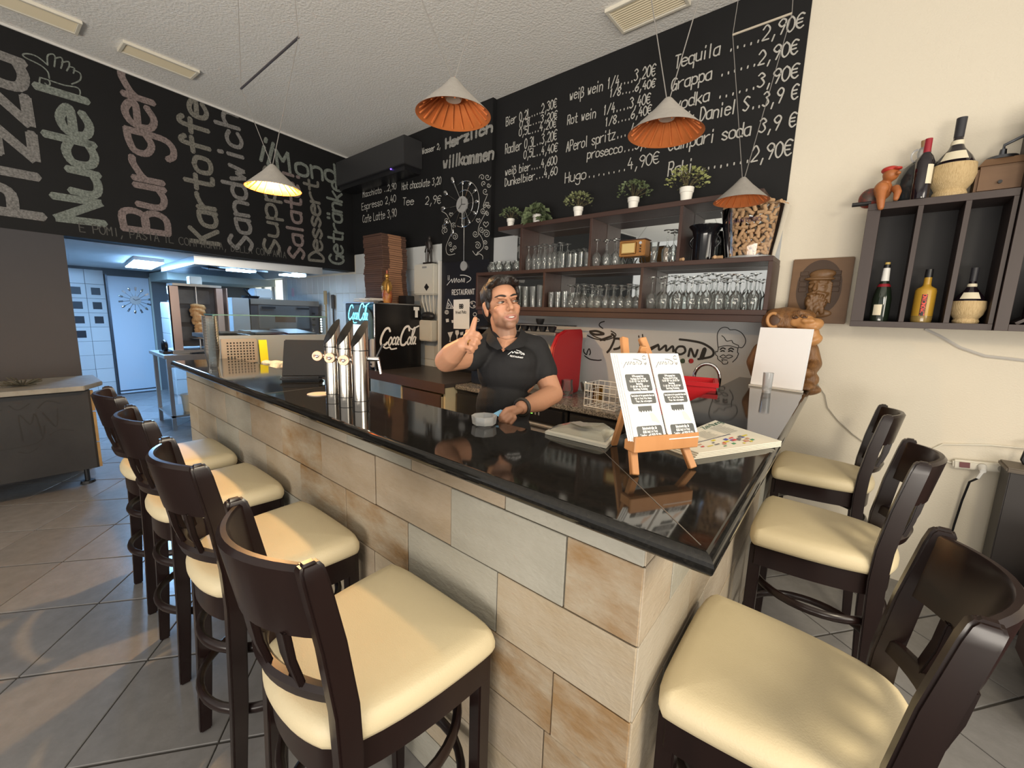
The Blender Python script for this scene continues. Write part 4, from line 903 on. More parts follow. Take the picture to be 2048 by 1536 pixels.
# door with cutlery clock
dr=struct(kbox(0,.545,0,.035,.012,2.01).obj('door_1',mat('door_white',(.60,.68,.76),.45),bevel=.004))
kbox(-.03,-.005,0,.05,0,2.03).obj('door_frame',steel_dark,dr); kbox(.55,.575,0,.05,0,2.03).obj('door_frame',mat('pale_beam',(.5,.5,.5),.7),dr); kbox(0,.545,.035,.038,.05,.07).obj('kick_strip',steel_dark,dr)
def spoon_clock(name,lab,c,ux,uy,un,R,n,hub,cat='clock'):
    """round clock with cutlery rays; ux, uy in the wall plane, un out of the wall"""
    t=thing(name,lab,cat,tuple(c)); c=Vector(c); ux,uy,un=Vector(ux),Vector(uy),Vector(un)
    P=lambda a,r,h:c+ux*(r*cos(a))+uy*(r*sin(a))+un*h
    MB().cyl(c+un*.004,c+un*.018,hub,n=28).obj('dial',mat('clock_dial',(.62,.62,.62),.35,.6),t,smooth=30)
    for k in range(2): MB().beam(P(.4+2.0*k,0,.021),P(.4+2.0*k,hub*(.85-.3*k),.021),.008,.002,un).obj('hand',black_plastic,t)
    for k in range(n):
        a=2*PI*k/n+.13
        MB().tube([P(a,hub*.9,.010),P(a,R*.72,.012)],.004,6).obj('cutlery_handle',chrome,t)
        if k%2==0:
            eball(MB(),P(a,R*.84,.014),ux*cos(a)+uy*sin(a),-ux*sin(a)+uy*cos(a),un,(R*.14,R*.075,.006),12,8).obj('spoon_bowl',chrome,t,smooth=60)
        else:
            for s in (-1,0,1): MB().beam(P(a+s*.05,R*.74,.012),P(a+s*.045,R*.97,.012),.006,.003,un).obj('fork_tine',chrome,t)
            MB().beam(P(a-.07,R*.74,.012),P(a+.07,R*.74,.012),.010,.003,un).obj('fork_base',chrome,t)
    return t
cu=kd/np.hypot(*kd)
q=kw(.33,1.62,.036)
spoon_clock('cutlery_clock','silver sunburst clock of spoons and forks on the white kitchen door',q,(cu[0],cu[1],0),(0,0,1),(KN[0],KN[1],0),.235,14,.075)
# the pillar clock: two wire rings, spoons and a pendulum
pc=np.array([*P8(1115,858)]); pcx,pcz=pc
ck_=thing('pendulum_clock','round wire and cutlery clock with pendulum on the black pillar','clock',(pcx,YP,pcz))
MB().cyl((pcx,YP-.010,pcz),(pcx,YP-.026,pcz),.085,n=30).obj('dial',MATS['clock_dial'],ck_,smooth=30)
for R_ in (.145,.235):
    MB().tube([(pcx+.02+R_*cos(a),YP-.014,pcz+R_*sin(a)) for a in np.linspace(-2.0,2.0,30)],.005,6).obj('wire_ring',chrome,ck_,smooth=50)
for k in range(12):
    a=2*PI*k/12; d=Vector((cos(a),0,sin(a)))
    r1=.30 if cos(a)<-.3 else .20
    MB().cyl(Vector((pcx,YP-.014,pcz))+d*.08,Vector((pcx,YP-.014,pcz))+d*r1,.0045,n=6).obj('ray',chrome,ck_)
    eball(MB(),Vector((pcx,YP-.018,pcz))+d*(r1+.02),d,(-sin(a),0,cos(a)),(0,1,0),(.040,.026,.010) if r1>.25 else (.026,.018,.008),14,8).obj('spoon_bowl',chrome,ck_,smooth=60)
for k in range(3): MB().beam((pcx,YP-.029,pcz),(pcx+.06*cos(1.57+k*2.3),YP-.029,pcz+.06*sin(1.57+k*2.3)),.006,.002,(0,1,0)).obj('hand',black_plastic,ck_)
MB().cyl((pcx+.025,YP-.012,pcz-.08),(pcx+.032,YP-.012,pcz-.60),.004,n=8).obj('pendulum_rod',chrome,ck_)
MB().cyl((pcx+.033,YP-.008,pcz-.65),(pcx+.033,YP-.020,pcz-.65),.052,n=24).obj('pendulum_disc',MATS['clock_dial'],ck_,smooth=30)
# windows at the back of the kitchen
wn=mat('bright_window',(.9,.9,.8),.5,noise=(9,.3,(.75,.72,.55)),emit=(.93,.93,.80,1.1))
for i,(a,b) in enumerate(((-9.85,-9.45),(-9.35,-8.95),(-8.85,-8.42))):
    w=struct(MB().box(a,b,YW-.03,YW,1.66,1.70).obj('window_%d'%(i+1),white_plastic))
    for x0,x1,z0,z1 in ((a,a+.03,1.70,2.12),(b-.03,b,1.70,2.12),(a+.03,b-.03,2.09,2.12)): MB().box(x0,x1,YW-.03,YW,z0,z1).obj('window_frame',white_plastic,w)
    MB().box(a+.03,b-.03,YW-.012,YW-.006,1.70,2.09).obj('pane',wn,w)
# white tiled block beside the door and a small radio
tb=thing('tiled_block','white tiled masonry block beside the kitchen door','masonry',(-8.2,1.72,0))
MB().box(-8.50,-8.0,1.565,1.925,0,1.60).obj('core',kwhite,tb)
for r in range(6):
    for c in range(1):
        MB().box(-8.0,-7.99,1.572+.0,1.918,.2+r*.232,.2+r*.232+.226).obj('wall_tile',gt,tb,bevel=.002,seg=1)
        MB().box(-8.49,-8.01,1.555,1.565,.2+r*.232,.2+r*.232+.226).obj('wall_tile',gt,tb,bevel=.002,seg=1)
sc_=thing('kitchen_scale','small white counter scale on the tiled block','scale',(-8.2,1.73,1.60))
for y in (1.60,1.86): MB().beam((-8.05,y,1.605),(-8.12,y,1.80),.02,.02).obj('stand',white_plastic,sc_)
MB().box(-8.16,-8.10,1.59,1.87,1.72,1.84).obj('display',white_plastic,sc_,bevel=.006); MB().box(-8.2,-8.03,1.59,1.87,1.60,1.63).obj('base',steel,sc_); MB().box(-8.12,-8.09,1.62,1.84,1.64,1.70).obj('tray_front',mat('tv_wood',(.3,.15,.05),.4),sc_)
# doner grill
dg=thing('doner_grill','upright doner grill with steel wings and a meat spit','grill',(-6.75,1.62,.95))
pk=mat('warm_steel',(.60,.47,.44),.32,.85); 
MB().box(-6.98,-6.92,1.40,1.86,1.02,1.80).obj('burner_wall',mat('burner',(.10,.10,.11),.5,.4,noise=(7,.3,(.05,.05,.055))),dg)
for z in (1.10,1.34,1.58): MB().box(-6.92,-6.90,1.45,1.80,z,z+.18).obj('burner_panel',steel_dark,dg,bevel=.006)
MB().loft([[(-6.93,1.40,z),(-6.60,1.30,z),(-6.60,1.312,z),(-6.93,1.412,z)] for z in (1.0,1.80)]).obj('wing',pk,dg); MB().loft([[(-6.93,1.86,z),(-6.62,1.82+.10,z),(-6.62,1.832+.10,z),(-6.93,1.872,z)] for z in (1.0,1.80)]).obj('wing',pk,dg)
MB().box(-6.62,-6.60,1.30,1.40,1.0,1.79).obj('wing_face',pk,dg); MB().box(-6.62,-6.60,1.80,1.87,1.0,1.79).obj('wing_face',pk,dg)
MB().box(-6.96,-6.66,1.36,1.88,1.80,1.83).obj('top_plate',steel,dg); MB().box(-6.85,-6.70,1.55,1.68,1.83,1.93).obj('motor',mat('motor_grey',(.5,.52,.52),.5),dg,bevel=.006)
MB().cyl((-6.74,1.615,1.0),(-6.74,1.615,1.86),.009,n=10).obj('spit',steel,dg); MB().lathe([(.10,1.13),(.105,1.14),(.02,1.15)],20,(-6.74,1.615,0)).obj('spit_plate',steel,dg)
m=MB(); rr=random.Random(8)
for i in range(60):
    t=i/59; z=1.16+.40*t; R_=.040+.045*t**.8
    a=rr.uniform(0,6.28); eball(m,(-6.74+R_*.55*cos(a),1.615+R_*.55*sin(a),z),(cos(a),sin(a),0),(-sin(a),cos(a),0),(0,0,1),(R_*.62,R_*.75,.026),10,6)
place(blob(m,.008,1,'meat'),'meat',mat('doner_meat',(.46,.22,.075),.6,noise=(26,.18,(.70,.45,.22))),dg)
MB().box(-7.0,-6.55,1.28,1.92,.955,1.0).obj('drip_tray',steel,dg,bevel=.004)
# steel table under the grill
tt=thing('steel_table','stainless steel kitchen table with lower shelf under the doner grill','table',(-6.9,1.6,0))
MB().box(-7.30,-6.45,1.17,2.02,.91,.952).obj('table_top',steel,tt,bevel=.004); MB().box(-7.27,-6.5,1.20,1.98,.16,.185).obj('lower_shelf',steel,tt)
for x in (-7.25,-6.52):
    for y in (1.22,1.95): MB().box(x-.02,x+.02,y-.02,y+.02,0,.91).obj('leg',steel,tt)
MB().box(-6.475,-6.45,1.19,2.0,.80,.91).obj('apron',steel,tt); MB().box(-6.50,-6.475,1.62,1.98,.2,.80).obj('back_panel',mat('pale_blue',(.5,.55,.6),.5),tt)
tag(MB().lathe([(.001,.0),(.08,0),(.095,.2),(.1,.2),(.1,.22),(.001,.22)],20,(-6.75,1.45,.1855)).obj('white_tub',mat('tub_cream',(.72,.72,.58),.5),smooth=40),'pale plastic tub on the lower shelf of the steel table','tub')
o=thing('tape_dispenser','black tape dispenser on the steel table beside the grill','dispenser',(-6.75,1.24,.953))
MB().tube([(-6.75+.07*cos(a),1.24+.0,1.04+.065*sin(a)) for a in np.linspace(0,2*PI,20,endpoint=False)],.022,8,closed=True).obj('reel',black_plastic,o,smooth=50); MB().box(-6.86,-6.64,1.20,1.28,.953,.985).obj('foot',black_plastic,o)
for i,(a,b) in enumerate([((-6.6,1.66,.965),(-6.55,1.95,.98)),((-6.52,1.45,.962),(-6.56,1.72,.975))]):
    tag(MB().beam(a,b,.05,.016).obj('kitchen_tool',steel_dark,bevel=.004),['steel spatula on the table below the meat spit','dark scraper lying at the edge of the steel table'][i],'tool')
# pizza oven with steel cabinet at its side
ov=thing('pizza_oven','dark steel two-deck pizza oven in front of the tiled kitchen wall','oven',(-7.3,2.83,0))
od=mat('oven_steel',(.15,.15,.165),.36,.9,noise=(5,.3,(.10,.10,.115)))
MB().box(-7.75,-6.93,2.30,3.30,.72,1.69).obj('body',od,ov,bevel=.006)
for x in (-7.7,-7.0):
    for y in (2.35,3.25): MB().box(x-.03,x+.03,y-.03,y+.03,0,.72).obj('leg',steel_dark,ov)
for z0,z1 in ((1.25,1.60),(.80,1.17)):
    d=MB().box(-6.93,-6.905,2.40,3.14,z0,z1).obj('door',mat('oven_door',(.20,.21,.225),.33,.9),ov,bevel=.006)
    for y in (2.43,2.93):
        MB().box(-6.90,-6.865,y,y+.19,z1-.05,z1-.02).obj('handle',black_plastic,d)
    if z0>1: MB().box(-6.905,-6.900,2.62,2.92,z0+.10,z0+.20).obj('window',mat('oven_window',(.035,.014,.008),.2),d)
    for k in range(3): MB().cyl((-6.93,3.21,z0+.06+k*.09),(-6.895,3.21,z0+.06+k*.09),.018,n=12).obj('knob',black_plastic,ov)
MB().box(-6.94,-6.90,2.30,3.30,1.61,1.69).obj('top_trim',mat('oven_trim',(.32,.30,.28),.35,.9),ov)
tag(MB().box(-7.5,-6.92,2.07,2.285,0,1.69).obj('steel_cabinet',mat('cab_blue_steel',(.42,.46,.50),.35,.7),bevel=.006),'tall plain steel cabinet left of the pizza oven','cabinet')
tag(MB().box(-7.45,-7.15,2.45,2.70,1.691,1.85).obj('napkin_dispenser',mat('pale_blue',(.5,.55,.6),.5),bevel=.02),'pale rounded dispenser standing on the pizza oven','dispenser')
pn=thing('frying_pan','black frying pan with raised handle on the pizza oven','pan',(-7.2,2.40,1.691))
MB().lathe([(.001,0),(.10,0),(.125,.04),(.12,.04),(.098,.006),(.001,.006)],22).obj('bowl',black_plastic,pn,smooth=40,world=False); MB().beam((.10,-.03,.035),(.26,-.16,.13),.024,.012).obj('handle',black_plastic,pn,world=False)
for i,(y,c,h,lab) in enumerate([(3.335,(.34,.22,.10),1.86,'wooden-handled pizza peel leaning beside the oven'),(3.375,(.05,.035,.025),1.80,'dark pizza peel leaning beside the oven next to the tiled wall')]):
    t=thing('pizza_peel',lab,'peel',(-6.70+i*.16,y-.02,0)); mt=mat('peel_%d'%i,c,.6)
    MB().cyl((-6.70+i*.16,y-.02,.55),(-6.70+i*.16,y-.02,h-.2),.014,n=10).obj('handle',mt,t); MB().box(-6.75+i*.16,-6.66+i*.16,y-.03,y-.012,h-.22,h).obj('grip',mt,t,bevel=.006); MB().box(-6.85+i*.16,-6.55+i*.16,y-.028,y-.016,.02,.56).obj('blade',steel,t,bevel=.005)
tag(MB().cyl((-5.42,3.28,.0),(-5.42,3.28,1.78),.018,n=10).obj('black_pole',black_plastic,smooth=40),'slim black pole standing behind the drinks machine','pole')
tag(MB().box(-8.12,-8.02,YW-.014,YW-.010,1.78,1.93).obj('wall_sticker',mat('pink_label',(.70,.45,.50),.5)),'small pink safety label on the tiled kitchen wall','label')
# topping counter with glass screen between bar and kitchen
tc_=thing('topping_counter','stainless topping counter with glass screen at the far end of the bar','counter',(-4.08,1.5,0))
XPn=-3.75
MB().box(-4.40,XPn,1.00,1.87,.05,1.08).obj('body',steel,tc_,bevel=.004)
MB().box(XPn-.02,XPn,1.0,1.87,1.08,1.335).obj('rear_panel',mat('satin_steel',(.34,.385,.42),.42,.55),tc_,bevel=.003)
MB().box(-4.40,XPn-.02,1.0,1.87,1.30,1.33).obj('rim',steel,tc_)
MB().box(XPn,XPn+.03,1.02,1.265,1.12,1.31).obj('grille_frame',mat('grille_beige',(.36,.33,.29),.45,.3),tc_,bevel=.004)
for i in range(9):
    for j in range(7): MB().box(XPn+.03,XPn+.031,1.055+i*.022,1.066+i*.022,1.145+j*.0215,1.156+j*.0215).obj('grille_hole',black_plastic,tc_)
tag(MB().loft([[(XPn+.034+d,1.275,1.30),(XPn+.034+d,1.335,1.30),(XPn+.040+d,1.340,1.115),(XPn+.040+d,1.280,1.115)] for d in (0,.0015)]).obj('sticky_note',mat('yellow_note',(.80,.74,.02),.6)),'bright yellow note stuck beside the grille of the topping counter','note')
for P in ([(XPn-.03,1.0,0),(XPn-.03,1.87,0)],[(-4.0,1.0,0),(XPn-.03,1.0,0)]):
    a,b=P; MB().beam((a[0],a[1],1.41),(b[0],b[1],1.41),.006,.16).obj('glass_pane',pane,tc_)
    MB().beam((a[0],a[1],1.492),(b[0],b[1],1.492),.008,.008).obj('glass_edge',mat('glass_edge',(.10,.22,.22),.2),tc_)
MB().beam((XPn-.03,1.0,1.33),(XPn-.03,1.0,1.492),.010,.010).obj('glass_edge',MATS['glass_edge'],tc_)
for i in range(6): MB().ball((XPn-.05,1.83,1.36+i*.022),.007,8,6).obj('led',mat('white_led',(1,1,1),.4,emit=(.75,.95,1,9)),tc_)
for i,(y,dy,zz) in enumerate([(1.06,.22,1.333),(1.31,.23,1.333),(1.57,.25,1.333)]):
    tag(MB().obox((-4.08,y+dy/2,zz+.012),(.42,dy,.016),Matrix.Rotation(.05*(i-1),3,'Y')).obj('baking_tray',steel_dark,bevel=.004),['thin dark tray at the near end of the topping counter','thin dark tray in the middle of the topping counter','thin dark tray at the far end of the topping counter'][i],'tray')
# mobile counter with chalked front at the far left
mc=thing('mobile_counter','black chalk-smeared mobile counter with stone top at the left edge','counter',(-5.05,0,0))
MB().box(-5.18,-4.82,-1.6,.375,.185,.845).obj('front_board',mat('smeared_black',(.010,.010,.012),.6,noise=(3.2,.35,(.030,.030,.032))),mc)
MB().box(-4.82,-4.80,-1.58,.36,.19,.84).obj('chalk_face',MATS['smeared_black'],mc)
edge=mat('raw_wood_edge',(.38,.25,.10),.7,noise=(9,.3,(.22,.13,.05)))
for z0,z1,x0 in ((.19,.40,-4.845),(.41,.66,-4.84),(.67,.84,-4.85)): MB().box(x0,x0+.03,.375,.393,z0,z1).obj('edge_strip',edge,mc)
stn=mat('pale_stone',(.33,.31,.27),.5,noise=(9,.3,(.18,.17,.14)))
MB().loft([[( -5.19,-1.65,z),(-4.72,-1.65,z),(-4.74,.34,z),(-4.98,.47,z),(-5.46,.46,z),(-5.46,.41,z)] for z in (.855,.892)]).obj('stone_top',stn,mc,bevel=.004)
for y in (.31,-1.4): MB().cyl((-5.06,y,.0),(-5.06,y,.02),.05,.045,14).obj('foot',black_plastic,mc); MB().cyl((-5.06,y,.02),(-5.06,y,.19),.018,n=10).obj('foot_stem',black_plastic,mc)
m=MB(); FM=lambda u,v,d=0:(-4.7985+d,u,v)
draw([[(-.28,.74),(-.24,.78),(-.2,.74),(-.16,.78),(-.10,.75)],[(-.06,.78),(-.02,.74),(.04,.78)],[(.08,.74),(.13,.79),(.2,.76)],[(-.05,.42),(.0,.40),(.05,.43)],[(.12,.52),(.18,.55),(.25,.53)],[(-.02,.50),(-.02,.70),(.03,.62),(.06,.70),(.08,.52)],[(.10,.70),(.16,.58),(.18,.72)],[(-.2,.45),(.05,.47),(.1,.6)]],FM,.006,'chalk_drawing',mat('chalk_faint',(.028,.028,.028),.9),mc)
wp=thing('wreath_ornament','small dried twig ornament on the stone top at the left','ornament',(-5.0,.02,.893))
m=MB(); rr=random.Random(2)
for k in range(26):
    a=2*PI*k/26; m.tube([(.02*cos(a),.02*sin(a),.01),(.11*cos(a),.11*sin(a),.015+rr.uniform(0,.05))],.004,5)
m.ball((0,0,.015),(.035,.035,.012)); m.obj('twigs',mat('dry_twig',(.07,.065,.045),.8),wp,world=False)
# ================================================================ things on the bar
tp=thing('beer_tap','row of three slanted steel beer tap columns on the bar','beer tap',(-1.67,.91,ZT))
ld=Vector((-.769,-.640,0))      # towards the guests' far side
tapm=mat('tap_steel',(.70,.66,.60),.18,1,noise=(8,.3,(.62,.58,.52)),stretch=(6,6,.05))
for i,(x,y) in enumerate(((-1.785,.905),(-1.680,.908),(-1.572,.912))):
    n=32; r=.034; base=[(x+r*cos(2*PI*j/n),y+r*sin(2*PI*j/n)) for j in range(n)]
    zt_=lambda a,b:1.462+(b-y)*1.55
    col=MB().loft([[(a,b,ZT) for a,b in base],[(a,b,1.40) for a,b in base],[(a,b,zt_(a,b)) for a,b in base]]).obj('column',tapm,tp,smooth=35)
    MB().lathe([(r+.0006,1.392),(r+.0006,1.396)],32,(x,y,0),cap=False).obj('seam_ring',black_plastic,col)
    MB().lathe([(r+.0006,ZT+.02),(r+.0006,ZT+.023)],32,(x,y,0),cap=False).obj('seam_ring',black_plastic,col)
    c=Vector((x,y,1.352))+ld*.060+Vector((.2,-.3,0))*.02
    MB().cyl(Vector((x,y,1.352))+ld*.03,c,.008,n=10).obj('stem',chrome,col)
    MB().ball(c,.022).obj('knob',chrome,col,smooth=60)
    nn=(Vector((0,0,1.5))-c).normalized(); nn=(nn+ld*.25).normalized()
    MB().lathe([(.001,.020),(.0205,.020),(.022,.014)],22,tuple(c),axis=nn).obj('badge',mat('badge_copper',(.72,.46,.32),.35,.3),col,smooth=30)
    rr_=Vector(RR); up_=nn.cross(rr_).normalized(); rr_=up_.cross(nn)
    if up_.z<0: up_=-up_
    FRb=lambda u,v,d=0,c=c,nn=nn,rr_=rr_,up_=up_:tuple(c+nn*(.0206+d)+rr_*u+up_*v)
    write(['Bier','Zipfer','Bier'][i],(-.013,-.004),(.013,-.004),.009,.0016,FRb,'print',mat('brown_ink',(.15,.06,.03),.6),col,jit=0)
    b=Vector((x,y,1.36))-ld*.034
    MB().cyl(b,b-ld*.045,.010,n=12).obj('faucet',chrome,col,smooth=40); MB().cyl(b-ld*.04,b-ld*.05-Vector((0,0,.06)),.006,n=10).obj('spout',chrome,col,smooth=40); MB().cyl(b-ld*.03,b-ld*.06+Vector((0,0,.06)),.005,n=10).obj('lever',black_plastic,col,smooth=40)
co=tag(MB().lathe([(.001,0),(.052,0),(.052,.0025),(.001,.0025)],28,(-1.905,.895,ZT+.0005)).obj('beer_mat',mat('coaster',(.66,.58,.52),.7)),'round pale beer mat lying in front of the taps','coaster')
MB().lathe([(.001,.0),(.03,.0),(.03,.0004),(.001,.0004)],24,(-1.905,.895,ZT+.0031)).obj('print',mat('coaster_print',(.72,.66,.50),.7),co)
# point-of-sale screen
ps=thing('cash_register','black point-of-sale screen seen from behind on the bar','cash register',(-2.56,1.06,ZT))
Rm=Matrix.Rotation(1.0,3,'Z')@Matrix.Rotation(-.50,3,'X')
MB().obox((-2.33,1.07,1.285),(.30,.022,.22),Rm).obj('screen_back',black_plastic,ps,bevel=.006)
MB().beam((-2.37,1.03,1.20),(-2.38,1.08,1.27),.07,.03).obj('stand',black_plastic,ps); MB().obox((-2.36,1.02,ZT+.0155),(.20,.15,.03),Matrix.Rotation(1.0,3,'Z')).obj('base',black_plastic,ps,bevel=.01)
cpp=onx(578,726,-3.35); m=MB(); rr=random.Random(3)
for k in range(26): eball(m,(cpp[0]+rr.uniform(-.06,.06),cpp[1]+rr.uniform(-.16,.16),cpp[2]+rr.uniform(-.03,.015)),(1,0,0),(0,1,0),(0,0,1),(.035,.04,.022),8,6)
ice=thing('ice_tub','low tub of crushed ice behind the bar beside the topping counter','tub',(cpp[0],cpp[1],0)); place(blob(m,.012,1,'ice'),'ice',mat('crushed_ice',(.72,.74,.70),.5,bump=(60,1)),ice)
MB().box(cpp[0]-.11,cpp[0]+.11,cpp[1]-.22,cpp[1]+.22,0,cpp[2]-.02).obj('tub_cabinet',steel,ice,bevel=.004)
# stack of clear cups
cupc=MB().lathe([(.001,0),(.030,0),(.042,.11),(.044,.112)],20,cap=False).mesh('plastic_cup',smooth=40)
for i in range(14):
    o=link(cupc,'plastic_cup',glassmat('cup_plastic',(.85,.9,.93),.9,.06)); o.location=(-3.24,.835,ZT+.0005+i*.0165); tag(o,'clear plastic cup in the tall stack at the far end of the bar','cup','stacked clear cups')
# brochure stand: a small wooden easel
wood_l=mat('beech_wood',(.50,.24,.095),.5,noise=(7,.3,(.40,.175,.06)),stretch=(3,3,.4))
E0=np.array([-.400,.968]); E1=np.array([-.306,1.132]); ed=(E1-E0)/np.linalg.norm(E1-E0); en=np.array([-ed[1],ed[0]])  # en points away from the viewer
if en@((E0+E1)/2)<0: en=-en
EC=(E0+E1)/2
def ep(a,b,z): q=EC+ed*a+en*b; return (q[0],q[1],ZT+z)
ez=thing('brochure_easel','small wooden tabletop easel holding restaurant brochures on the bar','easel',(*EC,ZT))
lean=.50
for s in (-1,1):
    MB().beam(ep(s*.092,0,0.002),ep(s*.030,.31*lean+.02,.335),.022,.014,(en[0],en[1],0)).obj('front_leg',wood_l,ez,bevel=.002,seg=1)
MB().beam(ep(0,.23,.003),ep(0,.125,.315),.020,.012,(en[0],en[1],0)).obj('rear_leg',wood_l,ez,bevel=.002,seg=1)
MB().beam(ep(-.10,.022,.072),ep(.10,.022,.072),.042,.028).obj('ledge',wood_l,ez,bevel=.003,seg=1)
MB().beam(ep(-.10,.002,.080),ep(.10,.002,.080),.010,.040).obj('ledge_lip',wood_l,ez,bevel=.002,seg=1)
MB().beam(ep(-.045,.09,.235),ep(.045,.09,.235),.012,.02).obj('cross_bar',wood_l,ez,bevel=.002,seg=1)
def brochures(a0,a1,b0,cnt,lab,side):
    for k in range(cnt):
        b=b0+.004*(cnt-1-k); sh=-.004*(cnt-1-k) if side<0 else 0
        z0,z1=.088,.297
        q=lambda a,z,e:(lambda p:(p[0],p[1],p[2]))(ep(a+sh,b+(z-.088)*lean+e,z))
        m=MB().loft([[q(a0,z0,0),q(a1,z0,0),q(a1,z1,0),q(a0,z1,0)],[q(a0,z0,.0012),q(a1,z0,.0012),q(a1,z1,.0012),q(a0,z1,.0012)]])
        t=m.obj('brochure',paper); tag(t,lab if k==cnt-1 else lab.replace('front','hidden'),'brochure','brochures on the easel')
        if k==cnt-1:
            W_=a1-a0
            FR=lambda u,v,d=0:q(a0+u*W_,z0+v*(z1-z0),-.0006-d)
            def plate(u0,u1,v0,v1):
                mm=MB(); pts=[]
                for cx,cy,aa in ((u1-.05,v1-.025,0),(u0+.05,v1-.025,1),(u0+.05,v0+.025,2),(u1-.05,v0+.025,3)):
                    for i in range(5): an=(aa+i/4)*PI/2; pts.append((cx+.05*cos(an),cy+.025*sin(an)))
                mm.add([FR(*p) for p in pts],[tuple(range(len(pts)))]); mm.obj('print_panel',mat('brochure_grey',(.085,.088,.088),.28),t)
            plate(.10,.90,.555,.755); plate(.14,.93,.41,.53); plate(.12,.92,.03,.165)
            gm=mat('brochure_white',(.85,.85,.85),.5)
            FW=lambda u,v,d=0:FR(u,v,.0005+d)
            def tx(s,u0,u1,v,h,w=.010,m_=gm): write(s,(u0,v),(u1,v),h,w,FW,'print',m_,t,jit=0)
            for s,u0,u1,v in (('Öffnungszeiten'.replace('Ö','O'),.32,.68,.722),('Montag bis Freitag',.26,.74,.692),('10:00 Uhr bis 22:00 Uhr',.20,.80,.662),('Samstag',.40,.60,.632),('11:00 Uhr bis 20:00 Uhr',.20,.80,.602),('Sonntag Ruhetag',.28,.72,.572)): tx(s,u0,u1,v,.020,.0065)
            for s,u0,u1,v in (('Gerne liefern wir ihr gewünschtes Essen auch'.replace('ü','u'),.17,.90,.497),('Hall in Tirol, Mils, Absam,',.26,.80,.465),('Thaur, Rum und umgeben',.28,.78,.433)): tx(s,u0,u1,v,.018,.006)
            for s,u0,u1,v in (('Behaimstraße 2b',.30,.74,.128),('6060 Hall in Tirol',.29,.75,.090),('Telefon: +43 5223 52 914',.20,.84,.052)): tx(s,u0,u1,v,.024,.0075)
            gi=mat('grey_ink',(.12,.12,.12),.6)
            draw([[(.10,.83),(.24,.90),(.25,.865),(.32,.905),(.33,.87),(.40,.905),(.41,.87)],[(.46,.90),(.44,.88),(.48,.87),(.51,.885),(.46,.90)],[(.55,.87),(.58,.905),(.62,.87),(.65,.905)],[(.69,.87),(.71,.905)],[(.48,.935),(.62,.925),(.74,.895),(.66,.865)],[(.80,.965),(.78,.94),(.88,.93),(.90,.96),(.85,.975),(.80,.965)],[(.80,.93),(.80,.89),(.84,.865),(.88,.89),(.88,.93)],[(.82,.885),(.86,.885)]],FW,.008,'print',gi,t)
            draw([[(.08,.90),(.08,.875)]],FW,.008,'print',gi,t,smooth=False)
            mm=MB(); pts=[(.30,.385),(.74,.385),(.73,.33),(.69,.315),(.66,.335),(.62,.315),(.58,.335),(.54,.312),(.50,.335),(.46,.315),(.42,.335),(.38,.312),(.34,.332),(.31,.32)]
            mm.add([FR(*p) for p in pts],[tuple(range(len(pts)))]); mm.obj('print_panel',MATS['brochure_grey'],t)
            mm=MB(); pts=[(.62,.30),(.72,.31),(.80,.27),(.90,.19),(.86,.18),(.76,.20),(.66,.21)]
            mm.add([FR(*p) for p in pts],[tuple(range(len(pts)))]); mm.obj('print_hand',mat('hand_print',(.78,.58,.48),.6),t)
            draw([[(.31,.32),(.32,.19),(.70,.19)]],FW,.004,'print',mat('pale_line',(.6,.6,.6),.6),t,smooth=False)
brochures(-.098,-.001,.000,4,'white brochure in the left pile, front one on the easel',-1)
brochures(.003,.098,-.004,2,'white brochure in the right pile, front one on the easel',1)
# newspaper
npz=ZT+.0006
NP=[onz(1562,893,npz)[:2],onz(1388,919,npz)[:2],onz(1318,893,npz)[:2],onz(1425,848,npz)[:2]]
nw=thing('newspaper','folded newspaper lying on the bar behind the easel','newspaper',(NP[1][0],NP[1][1],ZT))
newsm=mat('newsprint',(.66,.63,.54),.8)
for k in range(4):
    f=1-.012*k; c=np.mean(NP,axis=0)
    MB().loft([[(*(c+(p-c)*f+np.array([.002*k,.003*k])),npz+.0045*k) for p in NP],[(*(c+(p-c)*f+np.array([.002*k,.003*k])),npz+.0045*k+.0035) for p in NP]]).obj('page',newsm,nw)
def nq(u,v,d=0):     # u along the near edge, v away
    a,b,c2,d2=NP[1],NP[0],NP[3],NP[2]; f=.964; c=np.mean(NP,axis=0)
    p=(a*(1-u)+b*u)*(1-v)+(d2*(1-u)+c2*u)*v; p=c+(p-c)*f+np.array([.006,.009]); return (p[0],p[1],npz+.0176+d)
rn=random.Random(6)
write('Zeitung',(.62,.86),(.98,.86),.10,.012,nq,'print',mat('green_ink',(.02,.12,.08),.6),nw,jit=0)
mm=MB()
for r in range(12):
    v=.52+.027*r
    for c in range(3):
        u=.08+.3*c; mm.add([nq(u,v),nq(u+rn.uniform(.15,.26),v),nq(u+.2,v+.010),nq(u,v+.010)],[(0,1,2,3)])
mm.obj('text_lines',mat('faint_ink',(.33,.32,.30),.7),nw)
MB().add([nq(*p) for p in ((.05,.475),(.72,.475),(.72,.495),(.05,.495))],[(0,1,2,3)]).obj('rule_line',mat('navy_ink',(.03,.035,.10),.6),nw)
for k in range(26):
    u,v=rn.uniform(.14,.78),rn.uniform(.08,.40); c=rn.choice([(.55,.08,.08),(.60,.50,.06),(.08,.10,.40),(.15,.15,.16),(.5,.3,.2),(.06,.25,.12)])
    a,b=rn.uniform(.03,.09),rn.uniform(.03,.09); MB().add([nq(u+i*a,v+j*b,.00004*k) for i,j in ((0,0),(1,.3),(1,1),(0,.8))],[(0,1,2,3)]).obj('picture_patch',mat('np_%d'%(int(c[0]*100)+int(c[2]*1000)),c,.7),nw)
